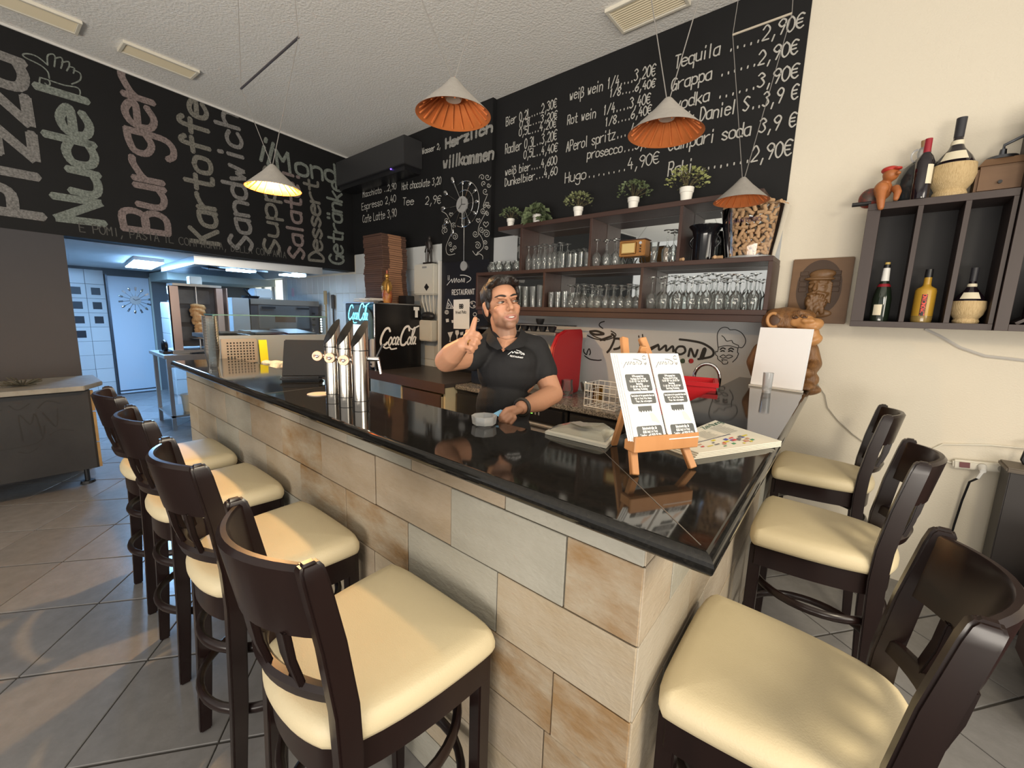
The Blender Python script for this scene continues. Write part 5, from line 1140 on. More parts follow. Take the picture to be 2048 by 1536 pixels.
# flat paper bag with clear film
PB=[onz(1090,868,ZT+.001),onz(1112,857,ZT+.001),onz(1222,862,ZT+.001),onz(1237,872,ZT+.001),onz(1212,897,ZT+.001)]
pg=thing('paper_bag','flat cream paper bag with clear film on the bar','bag',tuple(PB[0]))
c=np.mean(PB,axis=0); MB().loft([[tuple(p) for p in PB],[tuple(p+np.array([0,0,.010])) for p in PB],[tuple(c+(p-c)*.8+np.array([0,0,.020])) for p in PB]]).obj('bag',mat('cream_paper',(.76,.72,.60),.6,bump=(30,.4)),pg,smooth=50)
MB().loft([[tuple(c+(p-c)*.93+np.array([0,0,.016])) for p in PB],[tuple(c+(p-c)*.55+np.array([.01,0,.036])) for p in PB],[tuple(c+(p-c)*.2+np.array([.01,0,.028])) for p in PB]]).obj('film',glassmat('film',(.93,.93,.9),.9,.10),pg)
MB().add([tuple(c+np.array([dx,dy,.0375])) for dx,dy in ((-.06,-.02),(.0,-.04),(.02,.0),(-.04,.02))],[(0,1,2,3)]).obj('label_print',mat('grey_print',(.30,.29,.27),.7),pg)
# ashtray in front of the barkeeper and the blue card he holds
at=onz(976,842,ZT+.01)
link_=link(MB().lathe([(.001,.006),(.030,.006),(.034,0),(.042,.004),(.046,.034),(.040,.034),(.035,.012),(.001,.012)],8).mesh('glass_ashtray',smooth=20),'glass_ashtray',glassmat('thick_glass',(.8,.8,.82),1,.25)); link_.location=(at[0],at[1]-.02,ZT+.0005); tag(link_,'faceted clear glass ashtray in front of the barkeeper','ashtray')
# white board, shot glass, carved monkey
bb=[onz(1500,771,ZT),onz(1601,785,ZT)]; d2=(bb[1]-bb[0]); d2=d2/np.linalg.norm(d2); n2=np.array([-d2[1],d2[0],0])
wbd=thing('white_board','stack of blank white cards leaning upright before the carved monkey','card stand',tuple((bb[0]+bb[1])/2))
hh=.365
for k in range(3):
    o_=n2*(.006*k); a,b=bb[0]+o_+d2*.004*k,bb[1]+o_+d2*.002*k
    MB().loft([[tuple(a+np.array([0,0,.012])),tuple(b+np.array([0,0,.012])),tuple(b+np.array([0,0,hh])+n2*.05),tuple(a+np.array([0,0,hh])+n2*.05)],[tuple(p+n2*.004) for p in (a+np.array([0,0,.012]),b+np.array([0,0,.012]),b+np.array([0,0,hh])+n2*.05,a+np.array([0,0,hh])+n2*.05)]]).obj('card',mat('card_white',(.82,.83,.86),.5),wbd)
MB().beam(tuple(bb[0]-n2*.008+np.array([0,0,.006])),tuple(bb[1]-n2*.008+d2*.012+np.array([0,0,.006])),.030,.010).obj('holder',mat('holder_clear',(.62,.60,.55),.25),wbd)
sg=onz(1533,785,ZT)
o=link(MB().lathe([(.001,.014),(.021,.014),(.022,0),(.024,.03),(.027,.115),(.0255,.115),(.0225,.03),(.001,.020)],20).mesh('shot_glass',smooth=40),'shot_glass',glassmat('thick_glass',(.8,.8,.82),1,.25)); o.location=(sg[0],sg[1]-.01,ZT+.0005); tag(o,'small thick shot glass in front of the white cards','glass')
YM=3.17
def pm(x,y,Y=YM): return Vector(ony(1480+x/7.68,600+y/7.68,Y))
mk=thing('carved_monkey','carved wooden monkey figure sitting at the wall end of the bar','carving',tuple(pm(720,1380)))
m=MB(); X_,Y_,Z_=(1,0,0),(0,1,0),(0,0,1)
eball(m,pm(660,1040),X_,Y_,Z_,(.150,.11,.205)); eball(m,pm(740,720),X_,Y_,Z_,(.13,.10,.12))
eball(m,pm(720,345),X_,Y_,Z_,(.132,.112,.098)); eball(m,pm(560,330),X_,Y_,Z_,(.085,.10,.085)); eball(m,pm(900,270,YM-.03),X_,Y_,(.25,.2,1),(.088,.085,.052)); chain(m,[pm(800,225,YM-.075),pm(930,205,YM-.085),pm(1040,235,YM-.075)],[.020,.024,.018])
m.tube([pm(515+95*cos(a),310+105*sin(a),YM-.105) for a in np.linspace(.5,6.0,16)],.0125,8)
chain(m,[pm(1060,760),pm(1120,980),pm(1060,1120,YM-.1),pm(960,1110,YM-.14)],[.050,.048,.034,.028]); chain(m,[pm(330,780),pm(230,950),pm(280,1120)],[.055,.052,.048])
for k in range(4): chain(m,[pm(1010-10*k,1085+22*k,YM-.145),pm(940-8*k,1095+26*k,YM-.165)],[.011,.009],8)
chain(m,[pm(900,1240),pm(1080,1220,YM-.08),pm(990,1330,YM-.10)],[.055,.046,.040]); eball(m,pm(980,1320,YM-.13),X_,Y_,Z_,(.06,.05,.028)); eball(m,pm(700,1330),X_,Y_,Z_,(.19,.11,.055))
for k in range(5): chain(m,[pm(900+38*k,1330,YM-.17),pm(890+42*k,1370,YM-.185)],[.012,.009],8)
carvem=mat('carved_wood',(.26,.125,.042),.42,noise=(9,.2,(.095,.040,.014)),bump=(60,.5),stretch=(3,3,.6))
light_c=mat('carved_pale',(.52,.27,.105),.40,noise=(8,.25,(.40,.19,.065)))
place(blob(m,.007,2,'figure'),'figure',carvem,mk)
f2=MB(); eball(f2,pm(950,330,YM-.065),X_,Y_,Z_,(.068,.06,.048)); eball(f2,pm(1080,400,YM-.070),(1,0,.25),Y_,Z_,(.068,.062,.045)); eball(f2,pm(1150,370,YM-.085),X_,Y_,Z_,(.036,.04,.030)); chain(f2,[pm(1010,440,YM-.11),pm(1140,415,YM-.11),pm(1195,385,YM-.09)],[.020,.022,.014])
for x in (1000,1085): eball(f2,pm(x,320,YM-.125),X_,Y_,Z_,(.022,.014,.015))
eball(f2,pm(850,340,YM-.10),X_,Y_,Z_,(.030,.02,.03)); place(blob(f2,.006,2,'muzzle'),'muzzle',light_c,mk)
f2=MB(); eball(f2,pm(1090,520,YM-.07),X_,Y_,Z_,(.044,.05,.050)); eball(f2,pm(1130,620,YM-.075),(1,0,.3),Y_,Z_,(.046,.045,.036)); chain(f2,[pm(1050,650,YM-.10),pm(1170,610,YM-.10)],[.022,.018]); place(blob(f2,.006,2,'jaw'),'jaw',light_c,mk)
mm=MB(); eball(mm,pm(530,320,YM-.108),X_,Y_,Z_,(.030,.008,.040)); mm.obj('inner_ear',mat('carved_dark',(.07,.03,.012),.5),mk,smooth=60)
MB().tube([pm(515+95*cos(a),310+105*sin(a),YM-.113) for a in np.linspace(1.0,5.2,16)],.010,8).obj('ear_rim',light_c,mk,smooth=60)
for x in (855,985):
    eball(MB(),pm(x,265,YM-.112),X_,Y_,Z_,(.017,.010,.013)).obj('eye',MATS['carved_dark'],mk,smooth=60)
    MB().tube([pm(x+40*cos(a),262+34*sin(a),YM-.120) for a in np.linspace(PI,2*PI,8)],.007,6).obj('brow',carvem,mk,smooth=60)
# ================================================================ right-hand wall
pq=thing('carved_plaque','square wooden plaque with carved bearded man in a hat','plaque',(-.27,YW-.02,1.57))
plw=mat('plaque_wood',(.175,.088,.032),.5,noise=(6,.3,(.125,.060,.022)),stretch=(.6,2,2))
MB().box(-.425,-.108,YW-.032,YW-.002,1.566,1.975).obj('board',plw,pq,bevel=.004)
oc=(-.270,YW-.033,1.775)
MB().loft([[(oc[0]+.118*s*cos(a),oc[1]+d,oc[2]+.160*s*sin(a)+(.03 if 0<a<PI else 0)) for a in np.linspace(0,2*PI,36,endpoint=False)] for s,d in ((1,-.0005),(.96,.012),(.5,.020))]).obj('niche',mat('plaque_niche',(.065,.032,.015),.6,noise=(9,.3,(.045,.022,.010))),pq)
m=MB(); q_=lambda a,b,h=0:(oc[0]+a,oc[1]-h,oc[2]+b)
eball(m,q_(.0,.018,.004),X_,Y_,Z_,(.056,.030,.068)); eball(m,q_(.012,.100,.006),X_,Y_,(.2,0,1),(.070,.030,.032)); eball(m,q_(.0,.070,.016),X_,Y_,(.12,0,1),(.082,.030,.014)); chain(m,[q_(-.012,.040,.030),q_(-.017,.006,.040)],[.009,.014])
for s_ in (-1,1): chain(m,[q_(s_*.012-.010,-.016,.032),q_(s_*.050,-.026,.020)],[.011,.008]); eball(m,q_(s_*.028-.008,.022,.024),X_,Y_,Z_,(.018,.010,.014)); chain(m,[q_(s_*.014-.008,.050,.030),q_(s_*.046-.004,.046,.022)],[.008,.006])
eball(m,q_(-.004,-.070,.002),X_,Y_,Z_,(.062,.028,.070))
rr=random.Random(9)
for k in range(44):
    a=rr.uniform(-.056,.050); b=rr.uniform(-.118,-.030); chain(m,[q_(a*(1-abs(b+.07)*3),b,.026),q_(a*.9+rr.uniform(-.014,.014),b-.030,.022)],[.008,.005],8)
for k in range(9): chain(m,[q_(.048,.055-.013*k,.012),q_(.068,.042-.015*k,.008)],[.008,.006],8)
eball(m,q_(0,-.145,0),X_,Y_,Z_,(.088,.016,.03))
place(blob(m,.0038,1,'relief'),'relief',mat('relief_wood',(.20,.105,.042),.45,noise=(9,.3,(.14,.070,.027))),pq)
for s in (-1,1):
    for k in range(4): MB().box(oc[0]+s*.085-.022,oc[0]+s*.085+.022,oc[1]-.004,oc[1]+.012,oc[2]-.01+k*.034,oc[2]+.018+k*.034).obj('carved_brick',MATS['plaque_niche'],pq,bevel=.002,seg=1)
# wine shelf
vw=mat('wenge_laminate',(.050,.034,.032),.5,noise=(5,.3,(.038,.026,.025)),stretch=(3,3,.3)); vb=mat('shelf_inner',(.012,.011,.013),.6)
YV=3.17
ws=thing('wine_shelf','dark wenge wall shelf with upright bottle compartments','shelf',(.2,3.28,1.554))
for x0,x1 in ((-.080,-.022),(.128,.150),(.303,.325),(.462,.480)): MB().box(x0,x1,YV,YW-.002,1.586,2.196).obj('upright',vw,ws,bevel=.001,seg=1)
MB().box(-.080,.480,YV,YW-.002,2.196,2.232).obj('top_board',vw,ws,bevel=.001,seg=1); MB().box(-.080,.480,YV,YW-.002,1.554,1.586).obj('bottom_board',vw,ws,bevel=.001,seg=1)
MB().box(-.022,.462,YW-.012,YW-.003,1.586,2.196).obj('back_panel',vb,ws)
w2=thing('tall_wine_shelf','taller dark wall shelf at the right edge of the photograph','shelf',(.9,3.28,1.554))
for x0,x1,z0,z1 in ((.484,.530,1.554,2.60),(1.25,1.29,1.554,2.60),(.53,1.25,1.554,1.586),(.53,1.25,2.56,2.60),(.53,1.25,2.06,2.09)): MB().box(x0,x1,YV-.02,YW-.002,z0,z1).obj('board',vw,w2,bevel=.001,seg=1)
MB().box(.53,1.25,YW-.012,YW-.003,1.586,2.56).obj('back_panel',vb,w2); MB().beam((.56,3.30,1.59),(.85,3.30,1.80),.20,.014).obj('slanted_board',vw,w2)
dgl=mat('dark_bottle_glass',(.012,.020,.012),.08,spec=.8); winem=mat('black_wine',(.010,.006,.010),.08,spec=.8); straw=mat('straw',(.62,.47,.26),.8,noise=(60,.2,(.44,.31,.15)),stretch=(4,4,.4),bump=(80,.5))
lblm=mat('cream_label',(.72,.66,.50),.6)
def bottle(name,lab,loc,parts,cat='bottle'):
    t=thing(name,lab,cat,loc)
    for nm,prof,mt in parts: MB().lathe(prof,28).obj(nm,mt,t,smooth=40,world=False)
    return t
def label_patch(t,r0,r1,z0,z1,a0,a1,mt,name='label'):
    m=MB(); n=10
    m.loft([[(r*cos(a0+(a1-a0)*i/n),r*sin(a0+(a1-a0)*i/n),z) for r,z in ((r0,z0),(r1,z1))] for i in range(n+1)],cap=False,closed=False); return m.obj(name,mt,t,world=False)
VA=math.atan2(-3.17,-.1)      # direction from the shelf towards the room
sp=bottle('sparkling_wine','dark green sparkling wine bottle with white neck foil on the wine shelf',(.045,3.255,1.5865),[('body',[(.001,0),(.042,0),(.043,.01),(.043,.13),(.034,.18),(.018,.23),(.0155,.25)],dgl),('neck_foil',[(.019,.222),(.0175,.25),(.0155,.30),(.001,.301)],white_plastic),('neck_band',[(.031,.195),(.030,.200),(.024,.212)],mat('red_band',(.25,.01,.02),.4)),('cap',[(.015,.30),(.016,.318),(.001,.32)],black_plastic),('cork_top',[(.012,.32),(.012,.332),(.001,.333)],mat('gold_cap',(.5,.36,.1),.4))])
label_patch(sp,.0436,.0436,.035,.095,VA-.75,VA+.15,lblm)
lq=bottle('liqueur_bottle','yellow liqueur bottle with red upright lettering on the wine shelf',(.222,3.25,1.5865),[('body',[(.001,0),(.042,0),(.044,.02),(.044,.17),(.040,.182),(.020,.195),(.0165,.205)],mat('yellow_bottle',(.45,.26,.03),.3)),('neck',[(.0165,.204),(.0155,.245),(.001,.246)],mat('yellow_bottle',(.4,.2,.02),.3)),('cap',[(.017,.242),(.016,.285),(.001,.287)],black_plastic),('clear_foot',[(.0425,.0),(.0446,.02),(.0446,.035)],mat('amber_glass',(.25,.17,.05),.15))])
label_patch(lq,.0446,.0446,.035,.150,VA-.30,VA+.22,mat('black_label',(.02,.015,.015),.5))
write('LIMONCINO',(.038,0),(.148,0),.016,.0032,lambda u,v,d=0:((.0450+d)*cos(VA+.14-v/.045),(.0450+d)*sin(VA+.14-v/.045),u),'print',mat('red_print',(.75,.08,.05),.5),lq,jit=0,world=False)
def fiasco(lab,loc,s=1):
    t=bottle('straw_flask',lab,loc,[('straw_basket',[(.001,0),(.052*s,0),(.056*s,.012*s),(.050*s,.026*s),(.066*s,.05*s),(.074*s,.085*s),(.070*s,.125*s),(.001,.126*s)],straw),('bottle',[(.066*s,.124*s),(.052*s,.155*s),(.026*s,.19*s),(.016*s,.215*s),(.0135*s,.26*s)],winem),('neck_foil',[(.0155*s,.235*s),(.0165*s,.31*s),(.001,.311*s)],mat('dark_foil',(.025,.025,.032),.5)),('neck_string',[(.020*s,.205*s),(.021*s,.212*s),(.019*s,.222*s)],lblm)])
    label_patch(t,.067*s,.047*s,.136*s,.172*s,VA-.7,VA+.6,lblm); return t
fiasco('straw-covered wine flask in the third compartment of the wine shelf',(.392,3.25,1.5865),.92)
fiasco('large straw-covered wine flask standing on top of the wine shelf',(.238,3.24,2.2325),1.25)
rw=bottle('red_wine_bottle','slim dark wine bottle with red neck foil on the wine shelf top',(.125,3.195,2.2325),[('body',[(.001,0),(.037,0),(.038,.01),(.038,.185),(.030,.21),(.016,.23),(.0145,.245)],winem),('neck_foil',[(.0158,.232),(.0150,.30),(.001,.302)],mat('red_foil',(.30,.012,.025),.4))])
label_patch(rw,.0388,.0388,.07,.165,VA+.35,VA+1.2,lblm)
dj=bottle('demijohn','big dark round demijohn bottle behind the slim wine bottle',(.118,3.298,2.2325),[('body',[(.001,0),(.085,0),(.096,.02),(.098,.12),(.080,.185),(.036,.225),(.022,.24)],mat('smoky_glass',(.025,.028,.03),.12)),('collar',[(.024,.238),(.030,.262),(.024,.285),(.020,.29)],glassmat('thick_glass')),('stopper',[(.016,.285),(.020,.325),(.001,.327)],mat('cork_stopper',(.42,.27,.14),.8))])
MB().tube([(-.03+.02*cos(a),-.03,.245+.03*sin(a)) for a in np.linspace(1.2,5,10)],.005,6).obj('handle_loop',MATS['thick_glass'],dj,smooth=50,world=False)
# toy tortoise-like wooden figure with red cap sitting on the shelf edge
fgp=thing('wooden_figure','small carved wooden figure with red cap dangling its legs over the shelf edge','figure',(-.02,3.19,2.2325))
m=MB(); eball(m,(-.01,.03,.075),X_,Y_,Z_,(.042,.035,.055)); eball(m,(.015,.015,.150),X_,Y_,Z_,(.036,.036,.036)); eball(m,(-.015,-.015,.075),X_,Y_,Z_,(.032,.03,.035)); chain(m,[(-.015,-.02,.06),(-.010,-.035,.01),(-.005,-.038,-.03)],[.026,.020,.015]); chain(m,[(.045,.0,.07),(.055,-.03,.045),(.052,-.04,.008)],[.020,.017,.013]); eball(m,(.045,-.02,.145),X_,Y_,Z_,(.012,.012,.010))
me=blob(m,.005,2,'body'); link(me,'body',mat('orange_wood',(.42,.15,.045),.5,noise=(14,.25,(.32,.10,.03))),fgp)
me=blob(eball(eball(MB(),(.010,.022,.176),X_,Y_,Z_,(.040,.040,.020)),(.042,-.01,.172),X_,Y_,Z_,(.018,.022,.008)),.004,1,'cap'); link(me,'cap',mat('red_cap',(.45,.03,.02),.5),fgp)
me=blob(eball(MB(),(-.062,.05,.045),(1,0,-.4),Y_,(.4,0,1),(.05,.04,.055)),.006,1,'pack'); link(me,'shell_pack',mat('dark_green_red',(.06,.04,.03),.5,noise=(16,.1,(.28,.03,.02))),fgp)
MB().cyl((-.135,.02,.012),(-.05,.02,.012),.012,n=10).obj('tail_stick',black_plastic,fgp,world=False)
cg=thing('coffee_mill','old wooden hand-cranked coffee mill on the wine shelf','coffee mill',(.41,3.285,2.2325))
cw=mat('mill_wood',(.17,.095,.048),.6,noise=(8,.3,(.12,.062,.03)),stretch=(.4,2,2))
MB().box(-.085,.085,-.07,.07,0,.13).obj('box',cw,cg,bevel=.012,world=False); MB().loft([[(x*s,y*s,z) for x,y in ((-.085,-.07),(.085,-.07),(.085,.07),(-.085,.07))] for z,s in ((.13,.98),(.165,.72))]).obj('shoulder',cw,cg,world=False)
MB().lathe([(.062,.163),(.056,.178),(.014,.186),(.012,.215)],24).obj('dome',steel_dark,cg,smooth=40,world=False); MB().tube([(0,0,.21),(.0,0,.235),(.10,-.01,.285),(.135,-.015,.30)],.007,8).obj('crank',steel_dark,cg,smooth=40,world=False); MB().ball((.138,-.015,.325),(.018,.018,.022)).obj('crank_knob',black_plastic,cg,smooth=60,world=False); MB().cyl((0,-.07,.045),(0,-.082,.045),.008,n=10).obj('drawer_knob',black_plastic,cg,world=False)
dk2=bottle('dark_bottle','dark bottle in the taller shelf at the right edge',(.62,3.24,1.5865),[('body',[(.001,0),(.04,0),(.041,.18),(.018,.24),(.0145,.30),(.001,.301)],winem)])
# power strip, cables
pst_=thing('power_strip','white power strip with red switch on the cream wall','power strip',(.62,YW-.02,.82))
MB().beam((.47,YW-.022,.803),(1.05,YW-.022,.865),.035,.048,(0,0,1)).obj('housing',mat('strip_white',(.74,.70,.60),.45),pst_,bevel=.008)
MB().beam((.495,YW-.042,.806),(.535,YW-.042,.810),.006,.030).obj('switch',mat('dark_red_switch',(.13,.008,.012),.3),pst_)
for i in range(5): MB().lathe([(.019,0),(.019,.003),(.012,.0015)],18,(.58+.075*i,YW-.0405,.8135+.008*i),axis=(0,-1,0)).obj('socket',mat('socket_grey',(.45,.42,.36),.5),pst_)
pl=thing('mains_plug','white plug in the first socket of the power strip','plug',(.58,YW-.06,.81)); MB().cyl((.58,YW-.042,.813),(.58,YW-.085,.80),.019,.012,14).obj('plug_body',white_plastic,pl,smooth=40); MB().cyl((.58,YW-.08,.80),(.565,YW-.085,.755),.008,n=8).obj('plug_neck',white_plastic,pl,smooth=40)
tag(MB().tube([(.565,YW-.085,.755),(.545,YW-.05,.72),(.535,YW-.03,.60),(.525,YW-.03,.45),(.52,YW-.03,.33),(.56,YW-.06,.22),(.60,YW-.10,.17),(.66,YW-.13,.15)],.0055,6).obj('black_cable',black_plastic,smooth=50),'thin dark cable hanging down from the power strip','cable')
for i,x in enumerate((.73,.80)): t=tag(MB().cyl((x,YW-.042,.828),(x,YW-.085,.826),.021,.017,14).obj('black_adapter',black_plastic,smooth=40),['black adapter plug in the middle of the power strip','black adapter plug further right in the power strip'][i],'adapter')
tag(MB().tube([(.74,YW-.085,.826),(.70,YW-.10,.90),(.71,YW-.09,.97),(.78,YW-.08,1.0),(.95,YW-.06,1.01),(1.2,YW-.05,1.0)],.008,8).obj('black_cable',black_plastic,smooth=50),'thick black cable looping up over the power strip','cable')
tag(MB().tube([(.47,YW-.012,.803),(.40,YW-.008,.80),(.36,YW-.008,.84),(.42,YW-.008,.90),(.60,YW-.008,.935),(.9,YW-.008,.96),(1.3,YW-.008,.97)],.005,6).obj('white_cable',mat('strip_white',(.74,.7,.6),.45),smooth=50),'white cable looping along the wall above the power strip','cable')
W_=[(1635,768),(1650,790),(1655,815),(1675,840),(1705,868),(1735,890)]
tag(MB().tube([tuple(ony(x,y,YW-.008)) for x,y in W_],.0032,6).obj('thin_wire',mat('wire_beige',(.40,.37,.31),.6),smooth=50),'thin pale wire running down the cream wall from the monkey','wire')
W_=[(1850,658),(1880,672),(1920,695),(1970,712),(2060,722)]
tag(MB().tube([tuple(ony(x,y,YW-.006)) for x,y in W_],.008,6).obj('wall_cable',mat('wall_grey',(.52,.50,.47),.7),smooth=50),'grey cable sagging along the wall under the wine shelf','wire')
# dark side table at the right edge
tbl=thing('side_cabinet','dark brown cabinet at the right edge of the photograph','cabinet',(1.1,3.26,0))
cabm=mat('cabinet_dark',(.030,.024,.022),.5,noise=(4,.3,(.022,.018,.017)))
MB().box(.645,1.7,3.18,3.345,.06,.85).obj('body',cabm,tbl,bevel=.004); MB().box(.63,1.72,3.165,3.35,.85,.875).obj('top',mat('cab_top',(.11,.085,.06),.5),tbl,bevel=.006); MB().box(.67,1.68,3.2,3.34,0,.06).obj('plinth',black_plastic,tbl)
ch=thing('red_brown_chair','corner of a dark red-brown armchair at the right edge','chair',(1.1,2.62,0))
m=MB(); MB().box(.72,1.4,2.32,2.92,.05,.60).obj('body',mat('oxblood',(.045,.010,.010),.4),ch,bevel=.04,seg=4,smooth=40)
for x in (.80,1.32):
    for y in (2.40,2.84): MB().cyl((x,y,0),(x,y,.06),.025,n=12).obj('leg',black_plastic,ch)
# ================================================================ the barkeeper
def V(x,y,d): return Vector(atd(x,y,d))
rV,uV,tV=Vector(RR),-Vector(RD),-Vector(RF)
foot=V(1004,900,1.93); 
man=thing('person','smiling man in a black polo shirt giving a thumbs up behind the bar','person',(foot.x,foot.y,0))
# head frame: origin between the eyes' level, l = his left, f = where he looks, u = up
hu=(uV*.975-rV*.16).normalized(); hf=(tV*cos(.37)+rV*sin(.37)-uV*.03); hf=(hf-hu*hf.dot(hu)).normalized(); hl=hu.cross(hf)
HC=V(1004,612,1.885)
def hp_(l,f,u): return HC+hl*l+hf*f+hu*u
def hb_(m,c,r): return eball(m,hp_(*c),hl,hf,hu,r,22,14)
sk=MB()
hb_(sk,(0,-.018,.032),(.074,.092,.086)); hb_(sk,(0,.026,-.040),(.060,.064,.072)); hb_(sk,(0,.040,.040),(.058,.050,.050))
hb_(sk,(0,.064,-.097),(.026,.024,.020)); hb_(sk,(0,.070,-.070),(.036,.022,.026))
for s in (-1,1):
    hb_(sk,(s*.034,.024,-.070),(.022,.040,.026)); hb_(sk,(s*.038,.056,-.024),(.024,.024,.018)); hb_(sk,(s*.032,.062,-.042),(.020,.016,.018))
    hb_(sk,(s*.028,.080,.022),(.021,.011,.009)); hb_(sk,(s*.075,-.006,-.012),(.009,.020,.032)); hb_(sk,(s*.079,-.012,.008),(.008,.018,.018))
    hb_(sk,(s*.012,.094,-.036),(.008,.011,.008)); hb_(sk,(s*.031,.075,-.013),(.016,.009,.006))
chain(sk,[hp_(0,.084,.012),hp_(0,.100,-.014),hp_(0,.109,-.032)],[.0085,.0095,.0125],12)
chain(sk,[hp_(-.026,.080,-.060),hp_(-.010,.090,-.062),hp_(.010,.090,-.062),hp_(.026,.080,-.060)],[.004,.0065,.0065,.004],10)
chain(sk,[hp_(-.022,.078,-.078),hp_(0,.089,-.083),hp_(.022,.078,-.078)],[.005,.008,.005],10)
NB=V(1010,682,1.915)
chain(sk,[hp_(0,-.022,-.05),hp_(0,-.020,-.10),NB],[.056,.055,.062])
# torso under the shirt
SR,SL_=V(963,698,1.875),V(1070,698,1.955)
chain(sk,[SR,NB+Vector((0,0,-.04)),SL_],[.05,.06,.05]); eball(sk,V(1018,750,1.92),rV,tV,uV,(.13,.095,.12)); eball(sk,V(1008,830,1.93),rV,tV,uV,(.115,.09,.14))
# his right arm, thumb up
ER,WR=V(892,722,1.735),V(925,690,1.612)
chain(sk,[SR,V(925,716,1.80),ER,V(905,708,1.675),WR],[.052,.050,.047,.046,.030])
hb=[(933,681,1.606)]
eball(sk,V(932,681,1.610),(V(946,676,1.600)-V(922,688,1.618)),(rV*.42+uV*.9),tV,(.030,.038,.017))
FING=[((935,663,1.600),(956,668,1.576),(961,675,1.590),(952,678,1.606)),((931,672.5,1.598),(953,678.5,1.572),(958,685.5,1.586),(949,688,1.602)),((927,682,1.598),(948,688.5,1.572),(952,695,1.586),(944,697,1.602)),((923,690,1.600),(942,697.5,1.578),(945.5,703,1.590),(938,704.5,1.604))]
for k,P in enumerate(FING): chain(sk,[V(*p) for p in P],[.0098,.0095,.0088,.0080] if k<3 else [.0088,.0083,.0078,.0072],12)
chain(sk,[V(934,676,1.597),V(944,664,1.590),V(947,651,1.588),V(951,637,1.592)],[.015,.0130,.0110,.0095],12)
# his left arm, resting on the counter edge
EL,WL=V(1106,788,1.885),V(1043,815,1.640)
chain(sk,[SL_,V(1088,746,1.93),EL,V(1078,803,1.775),WL],[.054,.052,.046,.044,.028])
eball(sk,V(1025,822,1.592),(V(1010,826,1.56)-V(1043,815,1.64)),uV,rV,(.042,.018,.034))
for k,P in enumerate([((1012,823,1.566),(1003,831,1.552),(1000,837,1.562)),((1016,829,1.562),(1006,838,1.550),(1002,843,1.562)),((1022,834,1.564),(1012,843,1.554),(1007,847,1.568)),((1029,836,1.574),(1021,846,1.566),(1016,849,1.580))]):
    chain(sk,[V(*p) for p in P],[.0102,.0095,.0085],12)
chain(sk,[V(1028,817,1.585),V(1014,820,1.562),V(1005,829,1.552),V(1003,834,1.552)],[.013,.0115,.0098,.0085],12)
body=blob(sk,.0034,0,'body')
def relax(me,it,wfun):
    n=len(me.vertices); co=np.empty(n*3); me.vertices.foreach_get('co',co); co=co.reshape(-1,3)
    ed_=np.empty(len(me.edges)*2,dtype=np.int64); me.edges.foreach_get('vertices',ed_); ed_=ed_.reshape(-1,2)
    deg=np.bincount(ed_.ravel(),minlength=n)[:,None].astype(float); w=wfun(co)[:,None]
    for _ in range(it):
        acc=np.zeros_like(co); np.add.at(acc,ed_[:,0],co[ed_[:,1]]); np.add.at(acc,ed_[:,1],co[ed_[:,0]])
        co=co+w*(acc/np.maximum(deg,1)-co)
    me.vertices.foreach_set('co',co.ravel()); me.update()
def handw(co):
    d=np.minimum(np.linalg.norm(co-np.array(V(938,680,1.595)),axis=1),np.linalg.norm(co-np.array(V(1016,832,1.57)),axis=1))
    h=np.linalg.norm(co-np.array(HC),axis=1)
    w=np.clip((d-.07)/.05,.13,.6); return np.where(h<.15,.42,w)
relax(body,9,handw)
skin=mat('skin',(.50,.255,.155),.48)
# beard shadow as part of the complexion
ca=body.color_attributes.new('tone','FLOAT_COLOR','POINT'); cols=[]
hc=np.array(HC)
co=np.empty(len(body.vertices)*3); body.vertices.foreach_get('co',co); co=co.reshape(-1,3)-hc
l=co@np.array(hl); f_=co@np.array(hf); u_=co@np.array(hu)
b=np.clip((-.050-u_)/.02,0,1)*np.clip((f_+.01)/.03,0,1)*(u_>-.14)*(np.abs(l)<.075)
b=np.maximum(b,.9*np.clip(1-np.abs(u_+.050)/.008,0,1)*(f_>.06)*(np.abs(l)<.028)); lip=(((l/.031)**2+((u_+.071-5*l*l)/.0135)**2)<1)*(f_>.065); 
T=np.ones((len(co),4)); T[:,:3]=np.array([.50,.255,.155]); T[:,:3]=T[:,:3]*(1-b[:,None]*.42)+np.array([.10,.075,.065])*b[:,None]*.42
ck2=np.exp(-(((np.abs(l)-.042)/.018)**2+((u_+.030)/.016)**2))*(f_>.04); T[:,:3]=T[:,:3]*(1-.25*ck2[:,None])+np.array([.60,.22,.15])*.25*ck2[:,None]
T[lip,:3]=np.array([.44,.195,.145]); ca.data.foreach_set('color',T.ravel())
nt=skin.node_tree; an=nt.nodes.new('ShaderNodeAttribute'); an.attribute_name='tone'; nt.links.new(an.outputs['Color'],nt.nodes['Principled BSDF'].inputs['Base Color'])
nt.nodes['Principled BSDF'].inputs['Subsurface Weight'].default_value=.12; nt.nodes['Principled BSDF'].inputs['Subsurface Radius'].default_value=(.012,.005,.003); nt.nodes['Principled BSDF'].inputs['Subsurface Scale'].default_value=.6
place(body,'body',skin,man)
